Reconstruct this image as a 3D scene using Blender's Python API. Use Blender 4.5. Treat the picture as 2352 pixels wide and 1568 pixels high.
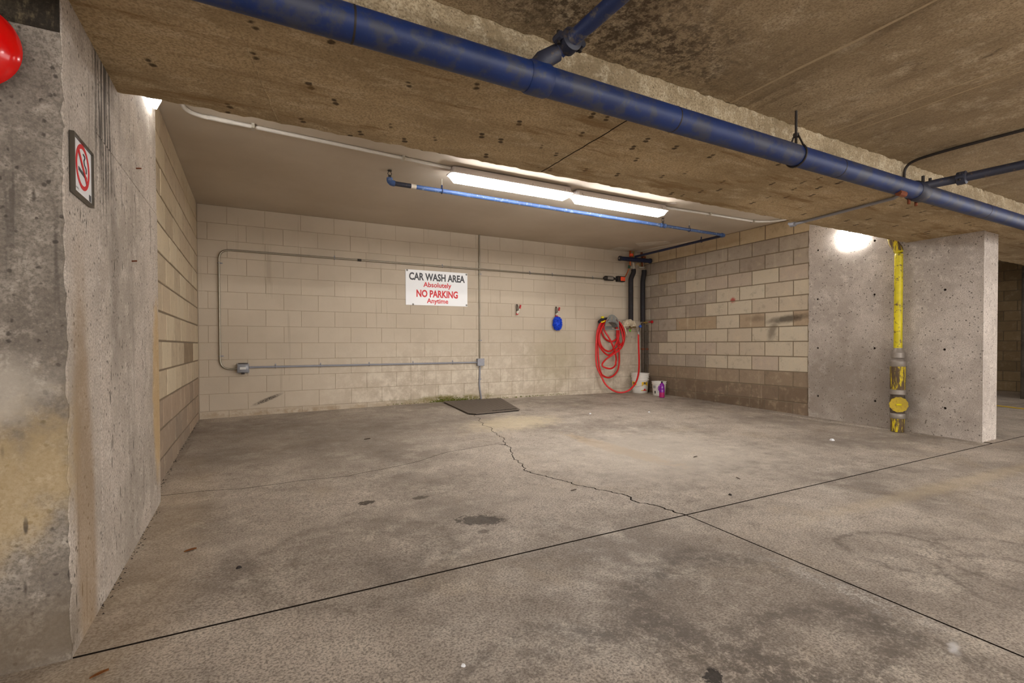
import bpy, bmesh, math, random
from mathutils import Vector, Matrix
from mathutils.geometry import delaunay_2d_cdt

random.seed(7)
scene = bpy.context.scene
COL = scene.collection
for o in list(bpy.data.objects):
    bpy.data.objects.remove(o)

# ---------------------------------------------------------------- camera
F_PX = 1119.5
YAW, PITCH, ROLL = math.radians(28.048), math.radians(-0.8267), math.radians(0.1788)
cam_data = bpy.data.cameras.new('camera')
cam_data.sensor_width = 36.0
cam_data.lens = F_PX * 36.0 / 2352.0
cam_data.shift_y = (808.15 - 784.0) / 2352.0
cam_data.clip_start = 0.02
cam_data.clip_end = 200
cam = bpy.data.objects.new('camera', cam_data)
COL.objects.link(cam)
fwd = Vector((math.sin(YAW), math.cos(YAW), 0)); rgt = Vector((math.cos(YAW), -math.sin(YAW), 0)); dwn = Vector((0, 0, -1))
f2 = fwd * math.cos(PITCH) - dwn * math.sin(PITCH)
d2 = dwn * math.cos(PITCH) + fwd * math.sin(PITCH)
r2 = rgt * math.cos(ROLL) + d2 * math.sin(ROLL)
d3 = d2 * math.cos(ROLL) - rgt * math.sin(ROLL)
m3 = Matrix((r2, -d3, -f2)).transposed()
cam.matrix_world = Matrix.Translation((0, 0, 0.98)) @ m3.to_4x4()
scene.camera = cam

# ---------------------------------------------------------------- world, exposure, lamp strengths
world = bpy.data.worlds.new('world')
scene.world = world
world.use_nodes = True
bg = world.node_tree.nodes['Background']
bg.inputs[0].default_value = (1.0, 0.965, 0.94, 1)
bg.inputs[1].default_value = 1.5
scene.view_settings.view_transform = 'Standard'
scene.view_settings.look = 'None'
scene.view_settings.exposure = 1.42
scene.view_settings.gamma = 1.0
scene.view_settings.use_curve_mapping = False
scene.cycles.use_light_tree = False
scene.cycles.adaptive_threshold = 0.1
scene.cycles.max_bounces = 6
scene.cycles.diffuse_bounces = 4
scene.cycles.sample_clamp_indirect = 4.0
TUBE_STRENGTH = 15.0        # ceiling tube lamps in the wash bay
WALL_LAMP_STRENGTH = 17.0   # wall lamps on the piers
AISLE_STRENGTH = 90.0       # tube lamps over the drive aisle
LAMP_COLOR = (1.0, 0.975, 0.955)

# ---------------------------------------------------------------- colours and nodes
def lin(c):
    return c / 12.92 if c <= 0.04045 else ((c + 0.055) / 1.055) ** 2.4
def rgb(r, g, b):
    return (lin(r / 255), lin(g / 255), lin(b / 255), 1.0)

class NT:
    """short hand for building a node tree"""
    def __init__(self, name, rough=0.8, metal=0.0, spec=0.3):
        self.m = bpy.data.materials.new(name)
        self.m.use_nodes = True
        self.t = self.m.node_tree
        self.b = self.t.nodes['Principled BSDF']
        self.b.inputs['Roughness'].default_value = rough
        self.b.inputs['Metallic'].default_value = metal
        self.b.inputs['Specular IOR Level'].default_value = spec
        self._pos = None; self._cache = {}
    def n(self, kind): return self.t.nodes.new(kind)
    def put(self, sock, v):
        if isinstance(v, bpy.types.NodeSocket): self.t.links.new(v, sock)
        elif isinstance(v, (tuple, list)):
            if sock.type == 'VECTOR': sock.default_value = tuple(v)[:3]
            else: sock.default_value = tuple(v) if len(v) == 4 else tuple(v) + (1,)
        else:
            if sock.type in ('RGBA',): sock.default_value = (v, v, v, 1)
            elif sock.type == 'VECTOR': sock.default_value = (v, v, v)
            else: sock.default_value = v
    def pos(self):
        if self._pos is None: self._pos = self.n('ShaderNodeNewGeometry').outputs['Position']
        return self._pos
    def objpos(self): return self.n('ShaderNodeTexCoord').outputs['Object']
    def vm(self, op, a, b=None):
        k = self.n('ShaderNodeVectorMath'); k.operation = op
        self.put(k.inputs[0], a)
        if b is not None:
            if op == 'SCALE': self.put(k.inputs['Scale'], b)
            else: self.put(k.inputs[1], b)
        return k.outputs['Value'] if op in ('LENGTH', 'DISTANCE', 'DOT_PRODUCT') else k.outputs['Vector']
    def ma(self, op, a, b=0.0, clamp=False):
        k = self.n('ShaderNodeMath'); k.operation = op; k.use_clamp = clamp
        self.put(k.inputs[0], a); self.put(k.inputs[1], b)
        return k.outputs[0]
    def noise(self, scale, detail=4, rough=0.55, vec=None, stretch=None, dist=0.0, color=False):
        key = (scale, detail, rough, stretch, dist, color) if vec is None else None
        if key in self._cache: return self._cache[key]
        k = self.n('ShaderNodeTexNoise')
        v = vec if vec is not None else self.pos()
        if stretch: v = self.vm('MULTIPLY', v, stretch)
        self.put(k.inputs['Vector'], v)
        k.inputs['Scale'].default_value = scale; k.inputs['Detail'].default_value = detail
        k.inputs['Roughness'].default_value = rough; k.inputs['Distortion'].default_value = dist
        out = k.outputs['Color'] if color else k.outputs['Fac']
        if key: self._cache[key] = out
        return out
    def vor(self, scale, vec=None, stretch=None, rand=1.0, feature='F1', out='Distance'):
        k = self.n('ShaderNodeTexVoronoi'); k.feature = feature
        v = vec if vec is not None else self.pos()
        if stretch: v = self.vm('MULTIPLY', v, stretch)
        self.put(k.inputs['Vector'], v)
        k.inputs['Scale'].default_value = scale; k.inputs['Randomness'].default_value = rand
        return k.outputs[out]
    def step(self, v, lo, hi, a=0.0, b=1.0):
        k = self.n('ShaderNodeMapRange'); k.interpolation_type = 'SMOOTHSTEP'
        self.put(k.inputs['Value'], v)
        for nme, x in (('From Min', lo), ('From Max', hi), ('To Min', a), ('To Max', b)): k.inputs[nme].default_value = x
        return k.outputs['Result']
    def mix(self, f, a, b, mode='MIX'):
        k = self.n('ShaderNodeMix'); k.data_type = 'RGBA'; k.blend_type = mode
        self.put(k.inputs[0], f); self.put(k.inputs[6], a); self.put(k.inputs[7], b)
        return k.outputs[2]
    def sep(self, v):
        if v is self._pos and 'sep' in self._cache: return self._cache['sep']
        k = self.n('ShaderNodeSeparateXYZ'); self.put(k.inputs[0], v)
        if v is self._pos: self._cache['sep'] = k.outputs
        return k.outputs
    def comb(self, x, y, z):
        k = self.n('ShaderNodeCombineXYZ')
        for i, q in enumerate((x, y, z)): self.put(k.inputs[i], q)
        return k.outputs[0]
    def objcolor(self): return self.n('ShaderNodeObjectInfo').outputs['Color']
    def objrand(self): return self.n('ShaderNodeObjectInfo').outputs['Random']
    def ellipse(self, c, r, rot=0.0, edge=0.35, wob=0.25, wscale=9.0, axes='xy'):
        """1 inside a ragged ellipse lying on a plane (metres, world place)"""
        wscale = 4.5 if wscale < 7 else (12.0 if wscale < 20 else 30.0)
        s = self.sep(self.pos()); idx = {'x': 0, 'y': 1, 'z': 2}
        a = self.ma('SUBTRACT', s[idx[axes[0]]], c[0]); b = self.ma('SUBTRACT', s[idx[axes[1]]], c[1])
        cr, sr = math.cos(rot), math.sin(rot)
        u = self.ma('ADD', self.ma('MULTIPLY', a, cr / r[0]), self.ma('MULTIPLY', b, sr / r[0]))
        v = self.ma('ADD', self.ma('MULTIPLY', a, -sr / r[1]), self.ma('MULTIPLY', b, cr / r[1]))
        d = self.ma('SQRT', self.ma('ADD', self.ma('MULTIPLY', u, u), self.ma('MULTIPLY', v, v)))
        d = self.ma('ADD', d, self.ma('MULTIPLY', self.ma('SUBTRACT', self.noise(wscale, 3, 0.7), 0.5), wob * 2))
        return self.step(d, 1 - edge, 1 + edge, 1.0, 0.0)
    def color(self, c): self.put(self.b.inputs['Base Color'], c)
    def rough(self, v): self.put(self.b.inputs['Roughness'], v)
    def bump(self, h, strength=0.4, dist=0.01):
        k = self.n('ShaderNodeBump'); k.inputs['Strength'].default_value = strength; k.inputs['Distance'].default_value = dist
        self.put(k.inputs['Height'], h); self.t.links.new(k.outputs[0], self.b.inputs['Normal'])
        return self

M = {}
def plain(name, c, rough=0.5, metal=0.0, spec=0.4, var=0.12, scale=30.0, bump=0.0):
    q = NT('mat_' + name, rough, metal, spec)
    f = q.noise(scale, 3, 0.6)
    dark = tuple(x * (1 - var) for x in c[:3]) + (1,)
    lite = tuple(min(1, x * (1 + var)) for x in c[:3]) + (1,)
    q.color(q.mix(f, dark, lite))
    if bump: q.bump(f, bump, 0.003)
    M[name] = q.m
    return q

def concrete(name, base, dark, lite, big=1.3, pits=0.5, pit_scale=55, stretch=None, grain=0.35, rough=0.85, extra=None):
    q = NT('mat_' + name, rough, 0, 0.25)
    n1 = q.noise(big, 4, 0.62, stretch=stretch)
    n2 = q.noise(big * 6, 4, 0.7, stretch=stretch)
    n3 = q.noise(110, 2, 0.7)
    c = q.mix(q.step(n1, 0.36, 0.66), dark, base)
    c = q.mix(q.step(n2, 0.48, 0.72, 0, 0.75), c, lite)
    c = q.mix(q.step(n3, 0.34, 0.6, grain * 2, 0), c, tuple(x * 0.72 for x in dark[:3]) + (1,))
    c = q.mix(q.step(n3, 0.6, 0.8, 0, grain), c, lite)
    pit = None
    if pits:
        pv = q.ma('ADD', q.vor(pit_scale), q.ma('MULTIPLY', q.ma('SUBTRACT', q.noise(50, 2, 0.7), 0.5), 0.55))
        gate = q.step(q.noise(big * 9, 2), 0.44, 0.54)
        pit = q.ma('MULTIPLY', q.step(pv, 0.12, 0.27, 1, 0), gate)
        c = q.mix(q.ma('MULTIPLY', pit, pits), c, tuple(x * 0.28 for x in dark[:3]) + (1,))
    h = q.ma('ADD', q.ma('MULTIPLY', n2, 0.7), q.ma('MULTIPLY', n3, 0.35))
    if extra: c = extra(q, c)
    q.color(c); q.bump(h, 0.55, 0.006)
    M[name] = q.m
    return q

# --- floor concrete: broom swirls, tyre dirt, oil spot, efflorescence
def floor_mat():
    q = NT('mat_floor', 0.62, 0, 0.35)
    P = q.pos()
    n1 = q.noise(0.75, 4, 0.6, stretch=(1.0, 1.25, 1.0))
    n2 = q.noise(3.5, 5, 0.7)
    n3 = q.noise(120, 2, 0.7)
    n4 = q.noise(22, 4, 0.8)
    base, dark, lite = rgb(198, 186, 172), rgb(148, 137, 126), rgb(216, 206, 191)
    c = q.mix(q.step(n1, 0.32, 0.64), dark, base)
    c = q.mix(q.step(n2, 0.48, 0.72, 0, 0.75), c, lite)
    c = q.mix(q.step(n2, 0.28, 0.46, 0.6, 0), c, rgb(122, 112, 102))
    c = q.mix(q.step(q.noise(1.7, 3, 0.6, dist=0.8), 0.55, 0.75, 0, 0.4), c, rgb(184, 166, 140))
    # broom swirls: fine concentric grooves around several trowel centres
    warp = q.noise(2.2, 3, 0.6)
    flat = q.vm('MULTIPLY', P, (1, 1, 0))
    grooves = None
    for cx, cy, rr in ((0.42, 2.28, 0.6), (1.62, 1.12, 0.6), (2.65, 1.12, 0.45), (2.75, 0.75, 0.4), (0.4, 3.3, 0.6), (3.1, 3.3, 0.7), (4.2, 2.6, 0.9)):
        d = q.vm('DISTANCE', flat, (cx, cy, 0))
        w = q.ma('SINE', q.ma('ADD', q.ma('MULTIPLY', d, 210.0), q.ma('MULTIPLY', warp, 110.0)))
        w = q.ma('MULTIPLY', w, q.step(d, rr * 0.5, rr * 1.2, 1, 0))
        grooves = w if grooves is None else q.ma('ADD', grooves, w)
    gm = q.ma('MULTIPLY', grooves, q.ma('MULTIPLY', q.step(n4, 0.38, 0.66), q.step(n2, 0.4, 0.6)))
    c = q.mix(q.step(gm, 0.1, 0.9, 0, 0.42), c, rgb(88, 79, 70))
    c = q.mix(q.step(gm, -0.9, -0.1, 0.3, 0), c, rgb(218, 207, 192))
    # dirt arcs left by turning tyres, with pale worn concrete beside them
    wob = q.ma('MULTIPLY', q.ma('SUBTRACT', n2, 0.5), 0.22)
    for cx, cy, r0, wd, k, col in ((1.62, 1.15, 0.40, 0.15, 0.75, (88, 80, 72)), (1.60, 0.72, 0.34, 0.13, 0.7, (90, 82, 74)), (2.65, 1.12, 0.24, 0.035, 0.7, (96, 87, 78)), (2.72, 0.74, 0.28, 0.03, 0.7, (98, 88, 80)), (2.95, 0.80, 0.30, 0.03, 0.6, (98, 88, 80)),
                                   (0.78, 1.08, 0.33, 0.05, 0.6, (98, 89, 80)), (0.42, 2.28, 0.44, 0.07, 0.55, (108, 98, 88)), (0.42, 2.28, 0.30, 0.05, 0.45, (112, 102, 92)), (0.95, 0.85, 0.45, 0.16, 0.6, (98, 89, 81)), (3.3, 3.0, 0.5, 0.10, 0.45, (118, 108, 98))):
        d = q.ma('ADD', q.vm('DISTANCE', flat, (cx, cy, 0)), wob)
        ring = q.ma('SUBTRACT', 1.0, q.ma('DIVIDE', q.ma('ABSOLUTE', q.ma('SUBTRACT', d, r0)), wd), clamp=True)
        ring = q.ma('MULTIPLY', ring, q.step(n4, 0.36, 0.58, 0.05, k))
        c = q.mix(ring, c, rgb(*col))
    c = q.mix(q.ma('MULTIPLY', q.ellipse((2.03, 1.05), (0.06, 0.30), 0, 0.7, 0.8, 12), q.step(n4, 0.42, 0.6, 0, 0.8)), c, rgb(222, 215, 206))
    # speckle
    c = q.mix(q.step(n4, 0.52, 0.72, 0, 0.55), c, rgb(112, 101, 90))
    c = q.mix(q.step(n3, 0.30, 0.62, 0.8, 0), c, rgb(104, 95, 85))
    c = q.mix(q.step(n3, 0.62, 0.8, 0, 0.7), c, rgb(214, 204, 188))
    # stains with a shape of their own
    c = q.mix(q.ma('MULTIPLY', q.ellipse((1.09, 2.43), (0.125, 0.07), -0.5, 0.18, 0.9, 26), 0.8), c, rgb(66, 58, 50))
    c = q.mix(q.ma('MULTIPLY', q.ellipse((0.60, 3.01), (0.045, 0.035), 0, 0.2, 1.2, 30), 0.85), c, rgb(52, 42, 32))
    c = q.mix(q.ma('MULTIPLY', q.ellipse((0.915, 2.95), (0.045, 0.03), 0, 0.3, 1.2, 30), 0.75), c, rgb(68, 58, 48))
    c = q.mix(q.ma('MULTIPLY', q.ellipse((1.04, 2.27), (0.03, 0.025), 0, 0.4, 0.4, 40), 0.6), c, rgb(70, 58, 48))
    c = q.mix(q.ma('MULTIPLY', q.ellipse((2.90, 3.45), (0.11, 0.66), 0.09, 0.2, 1.0, 10), 0.7), c, rgb(158, 132, 96))
    c = q.mix(q.ma('MULTIPLY', q.ellipse((2.60, 4.85), (0.55, 0.30), 0.2, 0.5, 0.9, 12), 0.6), c, rgb(214, 199, 166))
    c = q.mix(q.ma('MULTIPLY', q.ellipse((3.15, 3.2), (0.95, 0.85), 0.2, 0.6, 0.8, 12), 0.5), c, rgb(218, 208, 194))
    c = q.mix(q.ma('MULTIPLY', q.ellipse((4.4, 1.5), (1.5, 0.07), -0.05, 0.7, 0.8, 7), 0.35), c, rgb(200, 182, 150))
    c = q.mix(q.ma('MULTIPLY', q.ellipse((0.6, 5.2), (1.4, 1.1), 0.1, 0.6, 0.7, 3), 0.5), c, rgb(112, 101, 90))
    c = q.mix(q.ma('MULTIPLY', q.ellipse((1.17, 0.96), (0.035, 0.022), 0.3, 0.3, 1.8, 40), 0.9), c, rgb(40, 34, 30))
    c = q.mix(q.ma('MULTIPLY', q.ellipse((1.95, 0.69), (0.04, 0.012), 0.3, 0.8, 1.8, 40), 0.7), c, rgb(215, 214, 214))
    c = q.mix(q.ma('MULTIPLY', q.ellipse((-0.45, 2.7), (0.22, 1.6), 0.0, 0.6, 0.5, 5), 0.3), c, rgb(168, 146, 114))
    q.color(c)
    q.rough(q.step(n2, 0.3, 0.7, 0.72, 0.5))
    h = q.ma('ADD', q.ma('MULTIPLY', n3, 0.4), q.ma('MULTIPLY', n4, 0.6))
    q.bump(h, 0.5, 0.006)
    M['floor'] = q.m
floor_mat()
plain('joint_dark', rgb(44, 36, 30), 0.95, 0, 0.1)
plain('mortar', rgb(126, 112, 94), 0.95, 0, 0.1)
plain('mortar_paint', rgb(166, 151, 131), 0.85, 0, 0.2)

def pier_extra(q, c):
    # vertical run marks and yellow-brown mineral staining with their own outlines
    st = q.noise(7, 4, 0.6, stretch=(1, 1, 0.06))
    c = q.mix(q.step(st, 0.55, 0.72, 0, 0.4), c, rgb(132, 123, 112))
    c = q.mix(q.step(q.noise(20, 3, 0.6, stretch=(1, 1, 0.05)), 0.62, 0.72, 0, 0.55), c, rgb(70, 64, 58))
    c = q.mix(q.ma('MULTIPLY', q.ellipse((-0.72, 0.50), (0.34, 0.15), 0.75, 0.6, 0.9, 12, 'xz'), q.step(q.sep(q.pos())[1], 2.0, 2.1, 0.5, 0.0)), c, rgb(190, 164, 116))
    c = q.mix(q.ma('MULTIPLY', q.ellipse((-0.78, 0.82), (0.26, 0.13), 0.3, 0.3, 0.5, 6, 'xz'), q.step(q.sep(q.pos())[1], 2.0, 2.1, 0.6, 0.0)), c, rgb(188, 178, 164))
    c = q.mix(q.ma('MULTIPLY', q.ellipse((-0.85, 0.70), (0.14, 0.08), 0.3, 0.3, 0.5, 8, 'xz'), q.step(q.sep(q.pos())[1], 2.0, 2.1, 0.6, 0.0)), c, rgb(112, 106, 94))
    drip = q.ma('MULTIPLY', q.step(q.vor(26, stretch=(1, 1, 0.22)), 0.10, 0.2, 1, 0), q.step(q.noise(3.1, 3), 0.46, 0.6))
    c = q.mix(q.ma('MULTIPLY', drip, 0.85), c, rgb(52, 46, 40))
    c = q.mix(q.ma('MULTIPLY', q.ellipse((-0.75, 0.10), (0.5, 0.10), 0, 0.6, 0.8, 6, 'xz'), q.step(q.sep(q.pos())[1], 2.0, 2.1, 0.6, 0.0)), c, rgb(104, 90, 72))
    c = q.mix(q.ma('MULTIPLY', q.ellipse((2.42, 1.95), (0.13, 0.45), 0, 0.5, 0.8, 8, 'yz'), q.step(q.noise(40, 3, 0.7, stretch=(1, 1, 0.04)), 0.45, 0.55, 0, 0.9)), c, rgb(66, 60, 54))
    c = q.mix(q.ma('MULTIPLY', q.ellipse((2.12, 0.4), (0.10, 0.75), 0.05, 0.4, 0.4, 5, 'yz'), 0.55), c, rgb(142, 114, 76))
    c = q.mix(q.ma('MULTIPLY', q.ellipse((3.52, 0.72), (0.14, 0.5), 0.0, 0.25, 0.5, 5, 'yz'), 0.6), c, rgb(190, 156, 98))
    c = q.mix(q.ma('MULTIPLY', q.ellipse((2.55, 1.25), (0.08, 0.40), 0.0, 0.6, 0.8, 12, 'yz'), q.step(q.noise(110, 2, 0.7), 0.45, 0.55, 0, 0.6)), c, rgb(96, 88, 80))
    return c
concrete('pier_left', rgb(196, 184, 171), rgb(164, 153, 141), rgb(212, 202, 190), 1.6, 0.85, 36, extra=pier_extra)
def pier_r_extra(q, c):
    c = q.mix(q.ma('MULTIPLY', q.ellipse((3.1, 0.45), (0.75, 0.55), 0.3, 0.6, 0.7, 5, 'yz'), 0.5), c, rgb(120, 108, 96))
    return c
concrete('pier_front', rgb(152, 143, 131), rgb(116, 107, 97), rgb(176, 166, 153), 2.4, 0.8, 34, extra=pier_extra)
concrete('pier_right', rgb(200, 189, 178), rgb(170, 159, 149), rgb(214, 204, 193), 1.8, 0.9, 34, extra=pier_r_extra)

def beam_extra(q, c):
    # rusted tie marks in pairs, and long brown form-oil smears
    P = q.pos()
    wob = q.vm('SCALE', q.noise(30, 3, 0.6, color=True), 0.02)
    a = q.vor(8.6, vec=q.vm('ADD', P, wob), stretch=(1, 1, 0.0), rand=0.55)
    b = q.vor(8.6, vec=q.vm('ADD', q.vm('ADD', P, (0.012, 0.03, 0)), wob), stretch=(1, 1, 0.0), rand=0.55)
    spot = q.ma('MAXIMUM', q.step(a, 0.09, 0.17, 1, 0), q.step(b, 0.08, 0.15, 1, 0))
    gate = q.step(q.noise(1.1, 2), 0.22, 0.34)
    c = q.mix(q.ma('MULTIPLY', q.ma('MULTIPLY', spot, gate), 0.85), c, rgb(46, 32, 18))
    c = q.mix(q.step(q.noise(5, 4, 0.7, stretch=(0.3, 1.6, 1)), 0.53, 0.68, 0, 0.75), c, rgb(130, 103, 66))
    return c
concrete('beam', rgb(196, 174, 138), rgb(160, 139, 106), rgb(210, 192, 160), 1.5, 0.25, 60, stretch=(0.6, 1.4, 1), extra=beam_extra)
concrete('beam_face', rgb(176, 159, 130), rgb(134, 117, 90), rgb(196, 182, 156), 2.6, 0.6, 60)
def slab_extra(q, c):
    c = q.mix(q.step(q.noise(1.3, 6, 0.7, stretch=(2.2, 0.35, 1)), 0.52, 0.7, 0, 0.65), c, rgb(98, 81, 59))
    c = q.mix(q.step(q.noise(9, 6, 0.75, stretch=(1.4, 0.7, 1)), 0.58, 0.72, 0, 0.7), c, rgb(66, 52, 36))
    c = q.mix(q.ma('MULTIPLY', q.ellipse((1.3, 1.55), (0.65, 0.25), 0.1, 0.6, 0.8, 5), q.step(q.noise(30, 4, 0.7), 0.4, 0.6, 0, 0.8)), c, rgb(58, 44, 30))
    return c
concrete('slab', rgb(186, 166, 135), rgb(150, 131, 103), rgb(202, 185, 157), 1.2, 0.35, 50, extra=slab_extra)
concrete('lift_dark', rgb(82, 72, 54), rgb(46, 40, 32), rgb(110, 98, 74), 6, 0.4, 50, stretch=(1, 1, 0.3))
plain('form_ridge', rgb(166, 146, 116), 0.9, 0, 0.2, 0.2)

# painted masonry and bay ceiling
def paint_mat(name, base, lite, dark, stains=True):
    q = NT('mat_' + name, 0.75, 0, 0.3)
    n1 = q.noise(1.1, 5, 0.6); n2 = q.noise(60, 4, 0.7); n3 = q.noise(6, 5, 0.7)
    c = q.mix(q.step(n1, 0.3, 0.7), dark, base)
    c = q.mix(q.ma('MULTIPLY', q.objrand(), 0.25), c, dark)
    if stains:
        z = q.sep(q.pos())[2]; x = q.sep(q.pos())[0]
        # bleached, flaking paint where the wall is hosed down
        low = q.ma('MULTIPLY', q.step(q.ma('ADD', z, q.ma('MULTIPLY', n1, 0.9)), 0.75, 1.75, 1, 0), q.step(x, 0.2, 1.8))
        c = q.mix(q.ma('MULTIPLY', low, q.step(n3, 0.40, 0.66, 0, 0.8)), c, lite)
        c = q.mix(q.ma('MULTIPLY', q.ellipse((2.6, 0.205), (0.75, 0.05), 0, 0.6, 0.9, 12, 'xz'), q.step(n3, 0.4, 0.55)), c, rgb(122, 112, 62))
        c = q.mix(q.ma('MULTIPLY', q.ellipse((4.35, 0.75), (0.42, 0.4), 0, 0.7, 0.6, 4, 'xz'), 0.4), c, rgb(150, 138, 104))
        c = q.mix(q.ma('MULTIPLY', q.ellipse((1.0, 0.16), (2.2, 0.05), -0.01, 0.6, 0.8, 14, 'xz'), q.step(n3, 0.4, 0.6, 0, 0.6)), c, rgb(138, 112, 78))
        sp = q.ellipse((0.16, 0.324), (0.145, 0.020), 0.385, 0.5, 0.3, 30, 'xz')
        c = q.mix(q.ma('MULTIPLY', sp, q.step(q.noise(120, 3), 0.3, 0.6)), c, rgb(46, 38, 32))
        c = q.mix(q.step(q.noise(13, 3, 0.6, stretch=(1, 1, 0.06)), 0.64, 0.74, 0, 0.22), c, rgb(120, 102, 80))
    c = q.mix(q.step(n2, 0.62, 0.8, 0, 0.25), c, dark)
    q.color(c); q.bump(q.ma('ADD', n2, q.ma('MULTIPLY', n3, 0.6)), 0.3, 0.003)
    M[name] = q.m
paint_mat('wall_paint', rgb(194, 180, 160), rgb(222, 211, 192), rgb(180, 166, 147))
paint_mat('ceiling_paint', rgb(198, 186, 169), rgb(214, 204, 190), rgb(184, 171, 153), False)
plain('patch_white', rgb(205, 196, 182), 0.8, 0, 0.2)

def block_mat(name, dirt):
    """bare concrete block; each block has its own colour"""
    q = NT('mat_' + name, 0.9, 0, 0.15)
    n1 = q.noise(9, 5, 0.7); n2 = q.noise(95, 3, 0.7)
    base = q.objcolor()
    c = q.mix(q.step(n1, 0.5, 0.72, 0, 0.5), base, q.mix(0.5, base, rgb(214, 196, 164)))
    c = q.mix(q.step(n1, 0.28, 0.46, 0.5, 0), c, q.mix(0.55, base, rgb(92, 80, 66)))
    c = q.mix(q.step(n2, 0.55, 0.8, 0, 0.45), c, rgb(96, 82, 66))
    c = q.mix(q.step(q.noise(14, 3, 0.6, stretch=(1, 1, 0.07)), 0.6, 0.74, 0, 0.35), c, rgb(204, 190, 164))
    if dirt:
        s1 = q.ellipse((3.99, 1.315), (0.25, 0.045), -0.1, 0.6, 0.5, 14, 'yz')
        s2 = q.ellipse((4.20, 1.16), (0.05, 0.13), 0.3, 0.7, 0.6, 14, 'yz')
        s3 = q.ellipse((4.42, 1.34), (0.12, 0.04), 0, 0.8, 0.5, 14, 'yz')
        sp = q.ma('MAXIMUM', q.ma('MAXIMUM', s1, q.ma('MULTIPLY', s2, 0.7)), q.ma('MULTIPLY', s3, 0.5))
        c = q.mix(q.ma('MULTIPLY', sp, 0.75), c, rgb(44, 36, 30))
        c = q.mix(q.ma('MULTIPLY', q.ellipse((4.82, 1.63), (0.04, 0.035), 0, 0.5, 0.6, 40, 'yz'), 0.8), c, rgb(165, 40, 36))
    q.color(c); q.bump(q.ma('ADD', n2, q.ma('MULTIPLY', n1, 0.4)), 0.5, 0.004)
    M[name] = q.m
block_mat('block_right', True)
block_mat('block_left', False)

# pipes, metals, plastics
def painted_pipe(name, c, wear_c, wear=0.5, scale=22.0, rough=0.45, stretch=None):
    q = NT('mat_' + name, rough, 0, 0.45)
    n1 = q.noise(scale, 6, 0.7, stretch=stretch); n2 = q.noise(90, 3, 0.7)
    k = q.mix(q.step(q.noise(5, 3), 0.35, 0.65), tuple(x * 0.75 for x in c[:3]) + (1,), c)
    k = q.mix(q.step(n1, 1 - wear, 1 - wear + 0.12), k, wear_c)
    k = q.mix(q.step(n2, 0.6, 0.75, 0, 0.35), k, tuple(min(1, x * 1.9 + 0.03) for x in c[:3]) + (1,))
    q.color(k); q.bump(n1, 0.25, 0.002)
    M[name] = q.m
painted_pipe('blue_main', rgb(15, 40, 90), rgb(50, 54, 72), 0.52, 9, 0.5)
painted_pipe('blue_branch', rgb(30, 46, 88), rgb(92, 84, 74), 0.5, 14, 0.5)
painted_pipe('blue_bay', rgb(66, 94, 146), rgb(140, 156, 182), 0.46, 26, 0.4)
painted_pipe('navy', rgb(26, 34, 66), rgb(44, 42, 48), 0.45, 20, 0.5)
painted_pipe('dark_fitting', rgb(44, 46, 60), rgb(84, 70, 58), 0.45, 30, 0.55)
painted_pipe('yellow_pipe', rgb(226, 208, 18), rgb(92, 66, 48), 0.47, 24, 0.45)
painted_pipe('rust_yellow', rgb(98, 78, 56), rgb(214, 190, 24), 0.52, 26, 0.7, (1, 1, 0.22))
painted_pipe('yellow_dusty', rgb(190, 162, 34), rgb(158, 132, 40), 0.5, 40, 0.6)
painted_pipe('rust_dark', rgb(86, 74, 62), rgb(64, 52, 42), 0.5, 30, 0.8)
plain('band_steel', rgb(150, 141, 132), 0.5, 0.35, 0.4, 0.15, 40)
plain('rust', rgb(112, 62, 40), 0.85, 0.1, 0.2, 0.3, 40)
plain('conduit', rgb(148, 140, 124), 0.38, 0.75, 0.5, 0.15)
plain('conduit_grey', rgb(140, 140, 146), 0.5, 0.1, 0.4)
plain('conduit_white', rgb(208, 203, 195), 0.5, 0.1, 0.4)
plain('box_grey', rgb(146, 146, 152), 0.45, 0.1, 0.4)
plain('cover_grey', rgb(132, 132, 136), 0.25, 0.0, 0.5, 0.2)
plain('label_white', rgb(206, 204, 198), 0.5)
plain('black_rubber', rgb(38, 34, 36), 0.7, 0, 0.3, 0.3)
plain('black_tape', rgb(20, 19, 21), 0.5, 0, 0.4)
plain('dark_steel', rgb(54, 48, 44), 0.55, 0.5, 0.4, 0.3)
plain('steel', rgb(178, 172, 164), 0.35, 0.8, 0.5, 0.15)
plain('copper', rgb(188, 104, 62), 0.4, 0.75, 0.5, 0.2)
plain('brass', rgb(168, 142, 86), 0.4, 0.7, 0.5, 0.2)
plain('galvanised', rgb(186, 180, 166), 0.5, 0.4, 0.4)
plain('red_paint', rgb(214, 10, 8), 0.16, 0.0, 0.6, 0.06)
plain('red_plastic', rgb(176, 22, 30), 0.4)
plain('orange_plastic', rgb(242, 86, 48), 0.5)
plain('hose_red', rgb(206, 26, 26), 0.42, 0, 0.45, 0.15)
plain('hanger_grey', rgb(124, 124, 120), 0.5, 0, 0.4, 0.08)
plain('yellow_plastic', rgb(226, 206, 24), 0.45)
plain('green_plastic', rgb(98, 176, 40), 0.45)
plain('green_dark', rgb(52, 84, 66), 0.5)
plain('blue_plastic', rgb(42, 86, 176), 0.4)
plain('canvas', rgb(196, 182, 158), 0.95, 0, 0.1, 0.2, 60, 0.4)
plain('sign_white', rgb(236, 236, 236), 0.35, 0, 0.45, 0.03, 4)
plain('sign_black', rgb(66, 66, 68), 0.5)
plain('sign_red', rgb(206, 26, 32), 0.5)
plain('washer', rgb(118, 114, 106), 0.5, 0.5)
plain('frame_bronze', rgb(92, 86, 76), 0.35, 0.6, 0.5)
plain('bucket_white', rgb(228, 224, 216), 0.42, 0, 0.4, 0.04, 12)
plain('label_yellow', rgb(238, 192, 16), 0.45)
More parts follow.
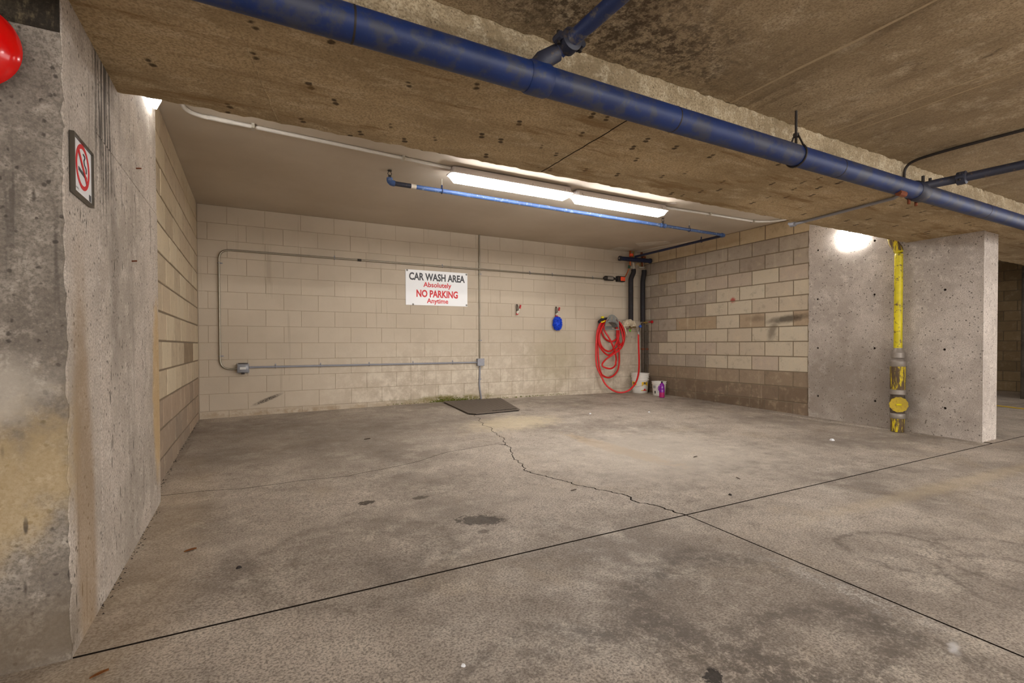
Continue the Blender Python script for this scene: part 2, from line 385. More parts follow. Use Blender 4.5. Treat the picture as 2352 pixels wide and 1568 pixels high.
plain('label_red', rgb(214, 44, 34), 0.45)
plain('label_orange', rgb(240, 140, 30), 0.45)
plain('label_grey', rgb(170, 170, 168), 0.5)
plain('purple_liquid', rgb(128, 20, 150), 0.12, 0, 0.6, 0.25, 14)
plain('label_magenta', rgb(170, 26, 96), 0.3, 0, 0.4, 0.3, 40)
plain('black_cap', rgb(26, 22, 26), 0.45)
plain('mitt_blue', rgb(24, 70, 214), 0.7, 0, 0.3, 0.75, 90)
plain('mitt_red', rgb(190, 40, 70), 0.8)
plain('mat_steel', rgb(108, 98, 88), 0.6, 0.25, 0.4, 0.25, 30)
plain('mat_edge', rgb(40, 32, 26), 0.8)
plain('moss', rgb(96, 104, 36), 0.95, 0, 0.1, 0.5, 50, 0.5)
plain('leaf_brown', rgb(116, 72, 36), 0.8, 0, 0.2, 0.3, 60)
plain('twig', rgb(70, 54, 40), 0.9)
plain('scrap_white', rgb(224, 226, 228), 0.5)
plain('pebble', rgb(48, 42, 38), 0.9)
plain('tray_grey', rgb(196, 186, 180), 0.45, 0, 0.4, 0.05)
plain('line_yellow', rgb(206, 172, 30), 0.7)
plain('far_block_paint', rgb(150, 132, 104), 0.9, 0, 0.2, 0.2, 8)
def emit(name, strength, c=LAMP_COLOR):
    q = NT('mat_' + name, 0.4)
    q.color((0.9, 0.9, 0.9, 1))
    q.b.inputs['Emission Color'].default_value = (*c, 1)
    q.b.inputs['Emission Strength'].default_value = strength
    M[name] = q.m
emit('tube_lens', TUBE_STRENGTH)
emit('wall_lens', WALL_LAMP_STRENGTH)
emit('aisle_lens', AISLE_STRENGTH)

# ---------------------------------------------------------------- mesh helpers
class MB:
    def __init__(self): self.v = []; self.f = []; self.mi = []; self.cur = 0
    def add(self, verts, faces):
        b = len(self.v); self.v += [tuple(x) for x in verts]
        self.f += [tuple(i + b for i in q) for q in faces]; self.mi += [self.cur] * len(faces)
        return self
    def box(self, x0, x1, y0, y1, z0, z1):
        return self.add([(x0, y0, z0), (x1, y0, z0), (x1, y1, z0), (x0, y1, z0), (x0, y0, z1), (x1, y0, z1), (x1, y1, z1), (x0, y1, z1)],
                        [(0, 3, 2, 1), (4, 5, 6, 7), (0, 1, 5, 4), (1, 2, 6, 5), (2, 3, 7, 6), (3, 0, 4, 7)])
    def cbox(self, x0, x1, y0, y1, z0, z1, c):
        """box with all edges chamfered by c"""
        bm = bmesh.new()
        bmesh.ops.create_cube(bm, size=1)
        bmesh.ops.scale(bm, vec=(x1 - x0, y1 - y0, z1 - z0), verts=bm.verts)
        bmesh.ops.translate(bm, vec=((x0 + x1) / 2, (y0 + y1) / 2, (z0 + z1) / 2), verts=bm.verts)
        bmesh.ops.bevel(bm, geom=bm.edges[:], offset=c, segments=2, profile=0.5, affect='EDGES')
        bm.verts.index_update()
        self.add([v.co[:] for v in bm.verts], [[v.index for v in f.verts] for f in bm.faces]); bm.free()
        return self
    def tube(self, pts, r, n=10, caps=True, closed=False):
        pts = [Vector(p) for p in pts]; m = len(pts)
        rs = r if isinstance(r, (list, tuple)) else [r] * m
        t0 = (pts[1] - pts[0]).normalized()
        u = t0.orthogonal().normalized()
        rings = []
        for i in range(m):
            if closed: t = (pts[(i + 1) % m] - pts[i - 1]).normalized()
            elif i == 0: t = t0
            elif i == m - 1: t = (pts[-1] - pts[-2]).normalized()
            else: t = ((pts[i + 1] - pts[i]).normalized() + (pts[i] - pts[i - 1]).normalized()).normalized()
            u = (u - t * u.dot(t)); u = u.normalized() if u.length > 1e-6 else t.orthogonal().normalized()
            w = t.cross(u)
            rings.append([pts[i] + (u * math.cos(2 * math.pi * k / n) + w * math.sin(2 * math.pi * k / n)) * rs[i] for k in range(n)])
        vs = [p for q in rings for p in q]; fs = []
        for i in range(m if closed else m - 1):
            a = i * n; b = ((i + 1) % m) * n
            for k in range(n): fs.append((a + k, a + (k + 1) % n, b + (k + 1) % n, b + k))
        if caps and not closed:
            fs.append(tuple(range(n - 1, -1, -1))); fs.append(tuple((m - 1) * n + k for k in range(n)))
        return self.add(vs, fs)
    def cyl(self, a, b, r, n=16, r2=None):
        return self.tube([a, b], [r, r if r2 is None else r2], n)
    def lathe(self, c, prof, n=24, axis='z', cap=True):
        """profile of (radius, height) turned about an axis through c"""
        vs = []; fs = []
        for r, h in prof:
            for k in range(n):
                a = 2 * math.pi * k / n; x, y = r * math.cos(a), r * math.sin(a)
                if axis == 'z': p = (c[0] + x, c[1] + y, c[2] + h)
                elif axis == 'y': p = (c[0] + x, c[1] + h, c[2] + y)
                else: p = (c[0] + h, c[1] + x, c[2] + y)
                vs.append(p)
        for i in range(len(prof) - 1):
            for k in range(n): fs.append((i * n + k, i * n + (k + 1) % n, (i + 1) * n + (k + 1) % n, (i + 1) * n + k))
        if cap:
            fs.append(tuple(range(n - 1, -1, -1))); fs.append(tuple((len(prof) - 1) * n + k for k in range(n)))
        return self.add(vs, fs)
    def prism(self, outer, holes, to3, t):
        """flat plate: polygon with holes in (u,v), placed by to3(u,v,depth), thickness t"""
        v2 = []; faces = []; loops = []
        for lp in [outer] + list(holes):
            b = len(v2); v2 += [Vector(p) for p in lp]; loops.append(list(range(b, b + len(lp))))
            faces.append(list(range(b, b + len(lp))))
        vs, es, fs, ov, oe, of = delaunay_2d_cdt(v2, [], faces, 1 if not holes else 5 if False else 1, 1e-6)
        def inside(p, lp):
            c = False; n = len(lp); j = n - 1
            for i in range(n):
                if (lp[i][1] > p[1]) != (lp[j][1] > p[1]) and p[0] < (lp[j][0] - lp[i][0]) * (p[1] - lp[i][1]) / (lp[j][1] - lp[i][1]) + lp[i][0]: c = not c
                j = i
            return c
        keep = []
        for q in fs:
            cx = sum(vs[i][0] for i in q) / len(q); cy = sum(vs[i][1] for i in q) / len(q)
            if inside((cx, cy), outer) and not any(inside((cx, cy), h) for h in holes): keep.append(q)
        n = len(vs)
        V = [to3(p[0], p[1], 0) for p in vs] + [to3(p[0], p[1], t) for p in vs]
        Fc = [tuple(q) for q in keep] + [tuple(n + i for i in reversed(q)) for q in keep]
        cnt = {}
        for q in keep:
            for i in range(len(q)):
                e = (q[i], q[(i + 1) % len(q)]); cnt[e] = 1
        for (a, b) in list(cnt):
            if (b, a) not in cnt: Fc.append((b, a, n + a, n + b))
        return self.add(V, Fc)
    def build(self, name, mats, parent=None, smooth=False, fix=True):
        me = bpy.data.meshes.new(name)
        me.from_pydata(self.v, [], self.f)
        mats = mats if isinstance(mats, (list, tuple)) else [mats]
        for k in mats: me.materials.append(M[k] if isinstance(k, str) else k)
        if len(mats) > 1: me.polygons.foreach_set('material_index', self.mi)
        if fix:
            bm = bmesh.new(); bm.from_mesh(me); bmesh.ops.recalc_face_normals(bm, faces=bm.faces); bm.to_mesh(me); bm.free()
        if smooth:
            me.polygons.foreach_set('use_smooth', [True] * len(me.polygons))
            try: me.set_sharp_from_angle(angle=math.radians(40))
            except Exception: pass
        me.update()
        return link(bpy.data.objects.new(name, me), parent)

def link(o, parent=None):
    COL.objects.link(o)
    if parent is not None:
        o.parent = parent
        o.matrix_parent_inverse = parent.matrix_basis.inverted()
    return o
def tag(o, label, cat, group=None):
    o['label'] = label; o['category'] = cat
    if group: o['group'] = group
    return o
def thing(name, loc, label, cat, group=None):
    o = bpy.data.objects.new(name, None); o.empty_display_size = 0.05
    o.location = loc
    COL.objects.link(o)
    return tag(o, label, cat, group)
def struct(o): o['kind'] = 'structure'; return o

def catmull(pts, k=6):
    pts = [Vector(p) for p in pts]; out = []
    for i in range(len(pts) - 1):
        p0 = pts[max(i - 1, 0)]; p1 = pts[i]; p2 = pts[i + 1]; p3 = pts[min(i + 2, len(pts) - 1)]
        for j in range(k):
            t = j / k
            out.append(0.5 * ((2 * p1) + (p2 - p0) * t + (2 * p0 - 5 * p1 + 4 * p2 - p3) * t * t + (3 * p1 - p0 - 3 * p2 + p3) * t ** 3))
    out.append(pts[-1]); return out
def rounded(pts, r, k=6):
    """polyline with its corners rounded by radius r"""
    pts = [Vector(p) for p in pts]; out = [pts[0]]
    for i in range(1, len(pts) - 1):
        a = (pts[i - 1] - pts[i]).normalized(); b = (pts[i + 1] - pts[i]).normalized()
        s = pts[i] + a * r; e = pts[i] + b * r
        for j in range(k + 1):
            t = j / k; out.append((s * (1 - t) + pts[i] * t) * (1 - t) + (pts[i] * (1 - t) + e * t) * t)
    out.append(pts[-1]); return out

# ================================================================ SETTING
YB, XL, XR = 6.665, -0.55, 6.26          # block faces: back, left, right
CEIL, BEAM_Z, SLAB_Z = 2.62, 2.07, 2.285
BEAM_F, BEAM_B = 1.785, 2.665
def hfloor(x, y):
    ks = [(-20, .018), (1.95, .018), (3.5, .033), (4.0, .06), (4.9, .095), (6.15, .122), (6.7, .13), (40, .13)]
    z = .018
    for (a, p), (b, q) in zip(ks, ks[1:]):
        if a <= y <= b: z = p + (q - p) * (y - a) / (b - a); break
    if y > 4 and -0.55 < x < 6.4:
        t = min(1, (y - 4) / 2.6)
        e = max(0, min(1, (x + .55) / 2.4)) * max(0, min(1, (6.5 - x) / 1.6))
        z += 0.034 * t * e
    if x > 6.6: z = .018 + (0.012 if y > 2 else 0)
    return z

# ---- floor: dark bed with cast slabs on it, split by the saw cuts and the cracks
bed = MB()
xs = [-8, -4, -2, -1, -0.6, 0.5, 1.8, 3, 4.5, 5.5, 6.26, 6.6, 9, 14]; ys = [-9, -4, 0, 1.95, 3.5, 4.0, 4.9, 6.15, 6.8]
bed.add([(x, y, hfloor(x, y) - 0.022) for y in ys for x in xs],
        [(j * len(xs) + i, j * len(xs) + i + 1, (j + 1) * len(xs) + i + 1, (j + 1) * len(xs) + i) for j in range(len(ys) - 1) for i in range(len(xs) - 1)])
floor = struct(bed.build('floor', 'joint_dark'))
def slab(poly, step=0.22):
    xs = [p[0] for p in poly]; ysx = [p[1] for p in poly]
    v2 = [Vector(p) for p in poly]; nb = len(poly)
    def ins(p):
        c = False; j = nb - 1
        for i in range(nb):
            a, b = poly[i], poly[j]
            if (a[1] > p[1]) != (b[1] > p[1]) and p[0] < (b[0] - a[0]) * (p[1] - a[1]) / (b[1] - a[1]) + a[0]: c = not c
            j = i
        return c
    x = min(xs) + step / 2
    while x < max(xs):
        y = min(ysx) + step / 2
        while y < max(ysx):
            if ins((x, y)) and min((Vector((x, y)) - q).length for q in v2[:nb]) > step * 0.3: v2.append(Vector((x, y)))
            y += step
        x += step
    vs, es, fs, a, b, c = delaunay_2d_cdt(v2, [], [list(range(nb))], 1, 1e-6)
    mb = MB(); n = len(vs)
    V = [(p[0], p[1], hfloor(p[0], p[1])) for p in vs]
    Fc = [tuple(q) for q in fs]; edges = {}; side = []
    for q in fs:
        for i in range(len(q)): edges[(q[i], q[(i + 1) % len(q)])] = 1
    low = {}
    for (i, j) in list(edges):
        if (j, i) not in edges:
            for k in (i, j):
                if k not in low:
                    low[k] = len(V); V.append((V[k][0], V[k][1], V[k][2] - 0.028))
            side.append((j, i, low[i], low[j]))
    mb.add(V, Fc); mb.cur = 1; mb.add([], []); mb.f += side; mb.mi += [1] * len(side)
    return mb.build('slab', ['floor', 'joint_dark'], floor, fix=False)
CR = [(2.62, 6.68), (2.5, 6.0), (2.42, 5.5), (2.37, 5.23), (2.28, 4.95), (2.24, 4.79), (2.21, 4.6), (2.19, 4.45), (2.16, 4.33), (2.15, 4.21), (2.08, 4.09), (2.05, 3.97), (2.03, 3.84), (1.99, 3.71), (1.93, 3.6), (1.91, 3.48), (1.895, 3.38), (1.86, 3.3), (1.81, 3.21), (1.83, 3.15), (1.84, 3.08), (1.87, 3.0), (1.89, 2.92), (1.91, 2.86), (1.94, 2.78), (1.96, 2.68), (2.0, 2.57), (2.06, 2.49), (2.09, 2.42), (2.085, 2.36), (2.05, 2.29), (2.06, 2.23), (2.11, 2.17), (2.12, 2.11), (2.14, 2.04), (2.15, 1.963)]
FC = [(-0.6, 3.72), (-0.45, 3.71), (-0.28, 3.70), (-0.06, 3.65), (0.05, 3.665), (0.15, 3.66), (0.26, 3.675), (0.37, 3.67), (0.6, 3.64), (0.72, 3.68), (0.83, 3.70), (1.0, 3.74), (1.17, 3.80), (1.34, 3.90), (1.5, 3.97), (1.8, 4.02), (2.0, 4.05)]
JY = 1.956
jit = lambda p, s: (p[0] + random.uniform(-s, s), p[1] + random.uniform(-s, s))
def frac(pts, s):
    out = [pts[0]]
    for a, b in zip(pts, pts[1:]):
        m = jit(((a[0] + b[0]) / 2, (a[1] + b[1]) / 2), 0)
        L = math.hypot(b[0] - a[0], b[1] - a[1]); out += [(m[0] + random.uniform(-s, s) * L, m[1] + random.uniform(-s, s) * L * .4), b]
    return out
kx = 11
CR = [jit(p, 0.008) for p in CR[:-1]] + [(2.15, JY + .0055)]
CR_A, CR_B = frac(frac(CR[:kx + 1], .22), .2), frac(frac(CR[kx:], .22), .2)
CR = CR_A + CR_B[1:]; FC = frac(frac([FC[0]] + [jit(p, 0.005) for p in FC[1:]], .03), .04)
ys_m = sorted((p[1] for p in CR), reverse=True); CR = [(p[0], y) for p, y in zip(CR, ys_m)]
wid = lambda i: 0.0016 + 0.0042 * (i / len(CR)) + random.uniform(0, 0.0015)
lefts = [(p[0] - wid(i), p[1]) for i, p in enumerate(CR)]; rights = [(p[0] + wid(i), p[1]) for i, p in enumerate(CR)]
k0 = len(CR_A) - 1
up = [(p[0], p[1] + 0.0028) for p in FC]; dn = [(p[0], p[1] - 0.0028) for p in FC]
slab([(-0.6, 6.68)] + list(reversed(up[:1])) + up[1:] + list(reversed(lefts[:k0])))
slab([(-0.6, JY + .0055)] + list(reversed(lefts[k0:])) + list(reversed(dn)))
slab([(6.262, JY + .0055), (6.262, 6.68)] + rights)
slab([(-8, -9), (1.35, -9), (2.0755, 0.57), (2.147, JY - .0055), (-8, JY - .0055)], 0.5)
slab([(1.365, -9), (14, -9), (14, JY - .0055), (2.156, JY - .0055), (2.0845, 0.57)], 0.5)
slab([(6.3, JY + .0055), (14, JY + .0055), (14, 6.68), (6.3, 6.68)], 0.6)
pl = MB(); a, b = Vector((10.05, 3.12)), Vector((9.7, 2.43)); d = (b - a).normalized(); nrm = Vector((-d.y, d.x)) * 0.05
p4 = [a + nrm, a - nrm, b - nrm, b + nrm]; z = .032
pl.add([(p.x, p.y, z) for p in p4] + [(p.x, p.y, z + .002) for p in p4], [(0, 1, 2, 3), (4, 5, 6, 7), (0, 1, 5, 4), (1, 2, 6, 5), (2, 3, 7, 6), (3, 0, 4, 7)])
pl.build('parking_line', 'line_yellow', floor)

# ---- block walls
_blocks = {}
def block_mesh(w, h, mat, cham=0.005, depth=0.06):
    key = (round(w, 3), round(h, 3), mat, cham)
    if key not in _blocks:
        # local: u along wall, depth towards +y (back), front at y=0
        a, b = w / 2, h / 2; c = cham
        v = [(-a + c, 0, -b + c), (a - c, 0, -b + c), (a - c, 0, b - c), (-a + c, 0, b - c),
             (-a, c * .8, -b), (a, c * .8, -b), (a, c * .8, b), (-a, c * .8, b),
             (-a, depth, -b), (a, depth, -b), (a, depth, b), (-a, depth, b)]
        f = [(0, 1, 2, 3)]
        for i in range(4):
            j = (i + 1) % 4
            f.append((i, i + 4, j + 4, j)); f.append((i + 4, i + 8, j + 8, j + 4))
        me = bpy.data.meshes.new('block'); me.from_pydata(v, [], f); me.materials.append(M[mat])
        bm = bmesh.new(); bm.from_mesh(me); bmesh.ops.recalc_face_normals(bm, faces=bm.faces); bm.to_mesh(me); bm.free()
        _blocks[key] = me
    return _blocks[key]
def course_blocks(parent, u0, u1, phase, zs, mat, place, joint, colorf=None, cham=0.005, proud=0.0015):
    """running-bond blocks; phase = u of a head joint in the first course"""
    for k, (z0, z1) in enumerate(zs):
        ph = phase + (0.2 if k % 2 else 0)
        n = math.floor((u0 - ph) / 0.4); u = ph + n * 0.4
        col = 0
        while u < u1 - 1e-6:
            a = max(u, u0) + joint / 2; b = min(u + 0.4, u1) - joint / 2
            if b - a > 0.03:
                o = bpy.data.objects.new('block', block_mesh(b - a, z1 - z0 - joint, mat, cham))
                o.matrix_basis = place((a + b) / 2, (z0 + z1) / 2, random.uniform(-proud, proud))
                if colorf: o.color = colorf(k, (a + b) / 2)
                link(o, parent); col += 1
            u += 0.4
courses = [(2.415 - 0.2 * k, 2.415 - 0.2 * (k - 1)) for k in range(0, 13)]
courses[0] = (2.415, CEIL)

wb = MB().box(-1.0, 6.6, YB + 0.0035, YB + 0.2, -0.05, CEIL); wall_back = struct(wb.build('wall_back', 'mortar_paint'))
course_blocks(wall_back, XL, XR, -0.252, courses, 'wall_paint', lambda u, z, d: Matrix.Translation((u, YB + d, z)), 0.0045, cham=0.0028, proud=0.0008)
wl = MB().box(XL - 0.2, XL - 0.006, 3.45, YB + 0.1, -0.05, CEIL); wall_left = struct(wl.build('wall_left', 'mortar'))
def lcol(k, u):
    base = random.choice([(190, 174, 148), (184, 167, 143), (194, 179, 153), (178, 162, 138)])
    if k >= 10: base = random.choice([(150, 132, 114), (160, 140, 120), (142, 126, 110)])
    if 6 > u > 5.2 and k == 8: base = (140, 122, 100)
    return rgb(*base)
course_blocks(wall_left, 3.45, YB, 4.13, courses, 'block_left', lambda u, z, d: Matrix.Translation((XL + d, u, z)) @ Matrix.Rotation(math.radians(90), 4, 'Z'), 0.013, lcol, 0.004)
wr = MB().box(XR + 0.006, XR + 0.2, 3.66, YB + 0.1, -0.05, CEIL); wall_right = struct(wr.build('wall_right', 'mortar'))
def rcol(k, u):
    if k == 0: return rgb(*random.choice([(192, 172, 140), (186, 166, 136)]))
    dirty = [(164, 151, 136), (157, 143, 128), (168, 155, 139), (152, 138, 123)]
    clean = [(190, 177, 156), (185, 171, 151), (180, 165, 148), (194, 182, 161)]
    if k == 1: b = random.choice(dirty + [(160, 142, 120)])
    elif k == 2: b = random.choice(dirty[:3] + [(164, 146, 122)]) if u > 4.3 else random.choice(dirty + clean[:1])
    elif k in (3, 4): b = random.choice(dirty) if u > 5.9 else random.choice(clean + dirty[:1])
    elif k in (5, 6): b = random.choice(dirty[:3] + [(166, 146, 120)]) if u > 5.3 else random.choice(clean + [(168, 148, 124)])
    elif k in (7, 8): b = random.choice(clean) if u < 6.25 else dirty[3]
    elif k == 9: b = random.choice(clean) if u < 5.5 else random.choice(dirty)
    elif k == 10: b = random.choice([(150, 132, 112), (142, 124, 104)])
    else: b = random.choice([(122, 104, 86), (114, 97, 80), (128, 110, 92)])
    return rgb(*b)
course_blocks(wall_right, 3.68, YB, 4.711, courses, 'block_right', lambda u, z, d: Matrix.Translation((XR + d, u, z)) @ Matrix.Rotation(math.radians(-90), 4, 'Z'), 0.012, rcol, 0.005)

# ---- wall seen beyond the right-hand pier
wa = MB().box(13.306, 13.5, 1.0, YB, -0.05, 2.7); wall_aisle = struct(wa.build('wall_aisle', 'mortar'))
course_blocks(wall_aisle, 2.6, 5.0, 3.0, [(2.43 - 0.2 * k, 2.63 - 0.2 * k) for k in range(13)], 'block_left',
              lambda u, z, d: Matrix.Translation((13.3 + d, u, z)) @ Matrix.Rotation(math.radians(-90), 4, 'Z'), 0.012,
              lambda k, u: rgb(*random.choice([(150, 128, 98), (140, 120, 92), (158, 136, 104)])), 0.005)
struct(MB().box(6.6, 13.5, YB, YB + .2, -.05, 2.7).build('wall_aisle_back', 'mortar'))
concrete('column_unlit', rgb(86, 77, 66), rgb(60, 54, 46), rgb(104, 94, 82), 2, 0.5, 40)  # the column's lack of light is put into its dark concrete colour
struct(MB().cbox(11.6, 12.4, 2.45, 3.27, -.05, 2.3, 0.02).build('wall_aisle_column', 'column_unlit'))

# ---- piers, with cast panels and tie holes
def circle(cu, cv, r, n=10): return [(cu + r * math.cos(2 * math.pi * i / n), cv + r * math.sin(2 * math.pi * i / n)) for i in range(n)]
pr = MB().box(6.262, 6.59, 2.025, 3.70, -0.05, CEIL)
wall_pier_r = struct(pr.build('wall_right_pier', 'pier_right'))
holes = [(3.59, 2.15), (3.59, 1.54), (3.585, 0.93), (3.58, 0.33), (2.96, 2.15), (2.96, 1.54), (2.955, 0.93), (2.945, 0.33), (2.32, 1.53), (2.32, 0.92), (2.31, 0.32)]
def rough_edge(a, b, n, s, fixed):
    return [(a[0] + (b[0] - a[0]) * i / n + (random.uniform(-s, s) if fixed == 'v' else 0), a[1] + (b[1] - a[1]) * i / n + (random.uniform(-s, s) if fixed == 'u' else 0)) for i in range(n + 1)]
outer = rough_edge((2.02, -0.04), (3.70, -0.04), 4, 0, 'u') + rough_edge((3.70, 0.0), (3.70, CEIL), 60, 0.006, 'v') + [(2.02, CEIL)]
face = MB().prism(outer, [circle(h[0], h[1], 0.013) for h in holes], lambda u, v, t: (6.246 + t, u, v), 0.02)
face.build('cast_panel', 'pier_right', wall_pier_r)
for h in holes: MB().cyl((6.2615, h[0], h[1]), (6.2605, h[0], h[1]), 0.013, 10).build('tie_hole', 'joint_dark', wall_pier_r)
# left pier: core with three cast panels on the bay side
plm = MB().box(-2.2, -0.512, 1.965, 3.56, -0.05, CEIL)
wall_pier_l = struct(plm.build('wall_left_pier', 'pier_left'))
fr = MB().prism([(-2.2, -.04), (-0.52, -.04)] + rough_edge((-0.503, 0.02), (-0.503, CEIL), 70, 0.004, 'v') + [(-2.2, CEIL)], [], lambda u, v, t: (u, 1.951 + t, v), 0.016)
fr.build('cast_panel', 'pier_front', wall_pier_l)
MB().prism([(-2.2, 1.926), (-0.504, 1.926), (-0.504, 2.068), (-2.2, 2.068)], [], lambda u, v, t: (u, 1.949 + t, v), 0.004).build('lift_band', 'lift_dark', wall_pier_l)
def side_panel(y0, y1, z0, z1, dx=0):
    return MB().cbox(-0.53, -0.5 + dx, y0, y1, z0, z1, 0.004).build('cast_panel', 'pier_left', wall_pier_l)
side_panel(1.955, 2.318, -0.04, CEIL - .003); side_panel(2.322, 3.60, -0.04, 1.765, 0.002); side_panel(2.322, 3.60, 1.769, CEIL - .003)
tag_nail = [(2.9, 1.45), (3.05, 1.62)]

# ---- ceilings and beam
ceil = struct(MB().box(-1.0, 6.7, BEAM_B - 0.05, YB + .05, CEIL, CEIL + 0.2).build('ceiling', 'ceiling_paint'))
def patch(outline, nm='plaster_patch', mat='patch_white', t=0.004):
    return MB().prism(outline, [], lambda u, v, d: (u, v, CEIL - 0.0035 + d), t).build(nm, mat, ceil)
patch([(5.45, 6.4), (5.62, 6.38), (5.78, 6.42), (5.80, 6.66), (5.44, 6.66)])
patch([(6.0, 6.66), (6.02, 6.2), (6.1, 5.75), (6.25, 5.3), (6.25, 6.66)])
patch([(5.5, 6.05), (5.66, 5.82), (5.86, 5.7), (6.0, 5.76), (5.9, 6.0), (5.72, 6.2)], mat='patch_white')
struct(MB().box(6.59, 13.5, BEAM_B - .05, YB + .1, CEIL, CEIL + .2).build('ceiling_next_bay', 'slab'))
aisle = struct(MB().box(-8, 14, -9, BEAM_F + 0.06, SLAB_Z, SLAB_Z + 0.25).build('ceiling_aisle', 'slab'))
def ridge(x, y0, y1, w=0.012, h=0.006, par=None, z=SLAB_Z, wave=0.006):
    n = 24; mb = MB(); vs = []
    for i in range(n + 1):
        y = y0 + (y1 - y0) * i / n; xx = x + random.uniform(-wave, wave); hh = h * random.uniform(.5, 1.2); ww = w * random.uniform(.6, 1.3)
        vs += [(xx - ww, y, z + .002), (xx, y, z - hh), (xx + ww, y, z + .002)]
    fs = []
    for i in range(n):
        a = i * 3; fs += [(a, a + 1, a + 4, a + 3), (a + 1, a + 2, a + 5, a + 4), (a + 2, a, a + 3, a + 5)]
    fs += [(0, 1, 2), (n * 3, n * 3 + 1, n * 3 + 2)]
    mb.add(vs, fs); return mb.build('form_ridge', 'form_ridge' if z == SLAB_Z else 'beam', par or aisle)
ridge(2.30, -3, BEAM_F, 0.010, 0.006, wave=.008); ridge(3.16, -3, BEAM_F, 0.006, 0.004); ridge(3.27, -3, BEAM_F, 0.006, 0.004)
# beam with chipped arrises
bm_ = MB(); n = 520; X0, X1 = -3.0, 14.0
rows = []
def nz(i, s, amp): return amp * (math.sin(i * 0.9 + s) * .4 + math.sin(i * 2.3 + s * 2) * .3 + random.uniform(-.5, .5))
for i in range(n + 1):
    x = X0 + (X1 - X0) * i / n
    rows.append([(x, BEAM_F + nz(i, 1, .004), SLAB_Z + nz(i, 2, .012) - 0.004), (x, BEAM_F, BEAM_Z + 0.004), (x, BEAM_F + 0.012, BEAM_Z),
                 (x, BEAM_B - 0.012 + nz(i, 3, .009), BEAM_Z + nz(i, 5, .002)), (x, BEAM_B + nz(i, 4, .004), BEAM_Z + 0.010 + nz(i, 6, .008)), (x, BEAM_B, CEIL + .02)])
# the front upper lip runs up into the slab
V = []; Fc = []; mi = []
for r in rows:
    top = r[0]; V += [(top[0], top[1] + 0.03, SLAB_Z + 0.02)] + r
w = 7
for i in range(n):
    for j in range(w - 1):
        Fc.append((i * w + j, (i + 1) * w + j, (i + 1) * w + j + 1, i * w + j + 1)); mi.append(0 if j in (2, 3) else (1 if j in (0, 1) else 2))
bm_.v = V; bm_.f = Fc; bm_.mi = mi
beam = struct(bm_.build('ceiling_beam', ['beam', 'beam_face', 'ceiling_paint'], fix=False))
# form joints across the soffit
for x0, x1, in ((1.62, 1.62), (-0.05, 0.12), (3.9, 3.9)):
    mb = MB(); vs = []; m = 20
    for i in range(m + 1):
        y = BEAM_F + .05 + (BEAM_B - BEAM_F - .08) * i / m; x = x0 + (x1 - x0) * i / m + random.uniform(-.003, .003)
        vs += [(x - .004, y, BEAM_Z + .001), (x, y, BEAM_Z - .003), (x + .004, y, BEAM_Z + .001)]
    mb.add(vs, [q for i in range(m) for a in [i * 3] for q in ((a, a + 1, a + 4, a + 3), (a + 1, a + 2, a + 5, a + 4), (a + 2, a, a + 3, a + 5))])
    mb.build('form_ridge', 'joint_dark' if x0 == 1.62 else 'beam', beam)

# ================================================================ LAMPS
def tube_fixture(x0, x1, y, ztop, lens, label, group, along='x'):
    """sealed tube lamp: tray, tapered diffuser, latches"""
    L = x1 - x0; root = thing('tube_light', ((x0 + x1) / 2, y, ztop), label, 'light fixture', group)
    mp = (lambda u, v, z: (x0 + u, y + v, z)) if along == 'x' else (lambda u, v, z: (y + v, x0 + u, z))
    zt = ztop
    # tray
    def shell(prof, ends):
        mb = MB(); vs = []; k = len(prof)
        for e, (u, inset) in enumerate(ends):
            for (w, z) in prof[e] if isinstance(prof[0], list) else prof: vs.append(mp(u, w, z))
        return vs
    def loft(sections, nm, mat):
        vs = []; fs = []; k = len(sections[0][1])
        for u, sec in sections: vs += [mp(u, w, z) for w, z in sec]
        for s in range(len(sections) - 1):
            for i in range(k): fs.append((s * k + i, s * k + (i + 1) % k, (s + 1) * k + (i + 1) % k, (s + 1) * k + i))
        fs.append(tuple(range(k))); fs.append(tuple((len(sections) - 1) * k + i for i in range(k)))
        return MB().add(vs, fs).build(nm, mat, root)
    tray = lambda s, z0: [(-.052 * s, zt), (.052 * s, zt), (.066 * s, z0), (-.066 * s, z0)]
    loft([(0.03, tray(.8, zt - .055)), (0.05, tray(1, zt - .055)), (L - .05, tray(1, zt - .055)), (L - .03, tray(.8, zt - .055))], 'housing', 'tray_grey')
    rim = lambda s: [(-.076 * s, zt - .052), (.076 * s, zt - .052), (.076 * s, zt - .064), (-.076 * s, zt - .064)]
    loft([(0.0, rim(.7)), (0.03, rim(1)), (L - .03, rim(1)), (L, rim(.7))], 'rim', 'tray_grey')
    dif = lambda s, d: [(-.070 * s, zt - .0645), (.070 * s, zt - .0645), (.052 * s, zt - d), (-.052 * s, zt - d)]
    loft([(0.012, dif(.62, .072)), (0.07, dif(1, .118)), (L - .07, dif(1, .118)), (L - .012, dif(.62, .072))], 'diffuser', lens)
    for k in range(4):
        u = 0.1 + (L - .2) * k / 3
        for s in (-1, 1):
            mb = MB(); a = [mp(u - .012, s * .067, zt - .03), mp(u + .012, s * .067, zt - .03), mp(u + .012, s * .080, zt - .066), mp(u - .012, s * .080, zt - .066)]
            b = [mp(u - .012, s * .060, zt - .03), mp(u + .012, s * .060, zt - .03), mp(u + .012, s * .076, zt - .066), mp(u - .012, s * .076, zt - .066)]
            mb.add(a + b, [(0, 1, 2, 3), (4, 5, 6, 7), (0, 1, 5, 4), (1, 2, 6, 5), (2, 3, 7, 6), (3, 0, 4, 7)]).build('latch', 'tray_grey', root)
    return root
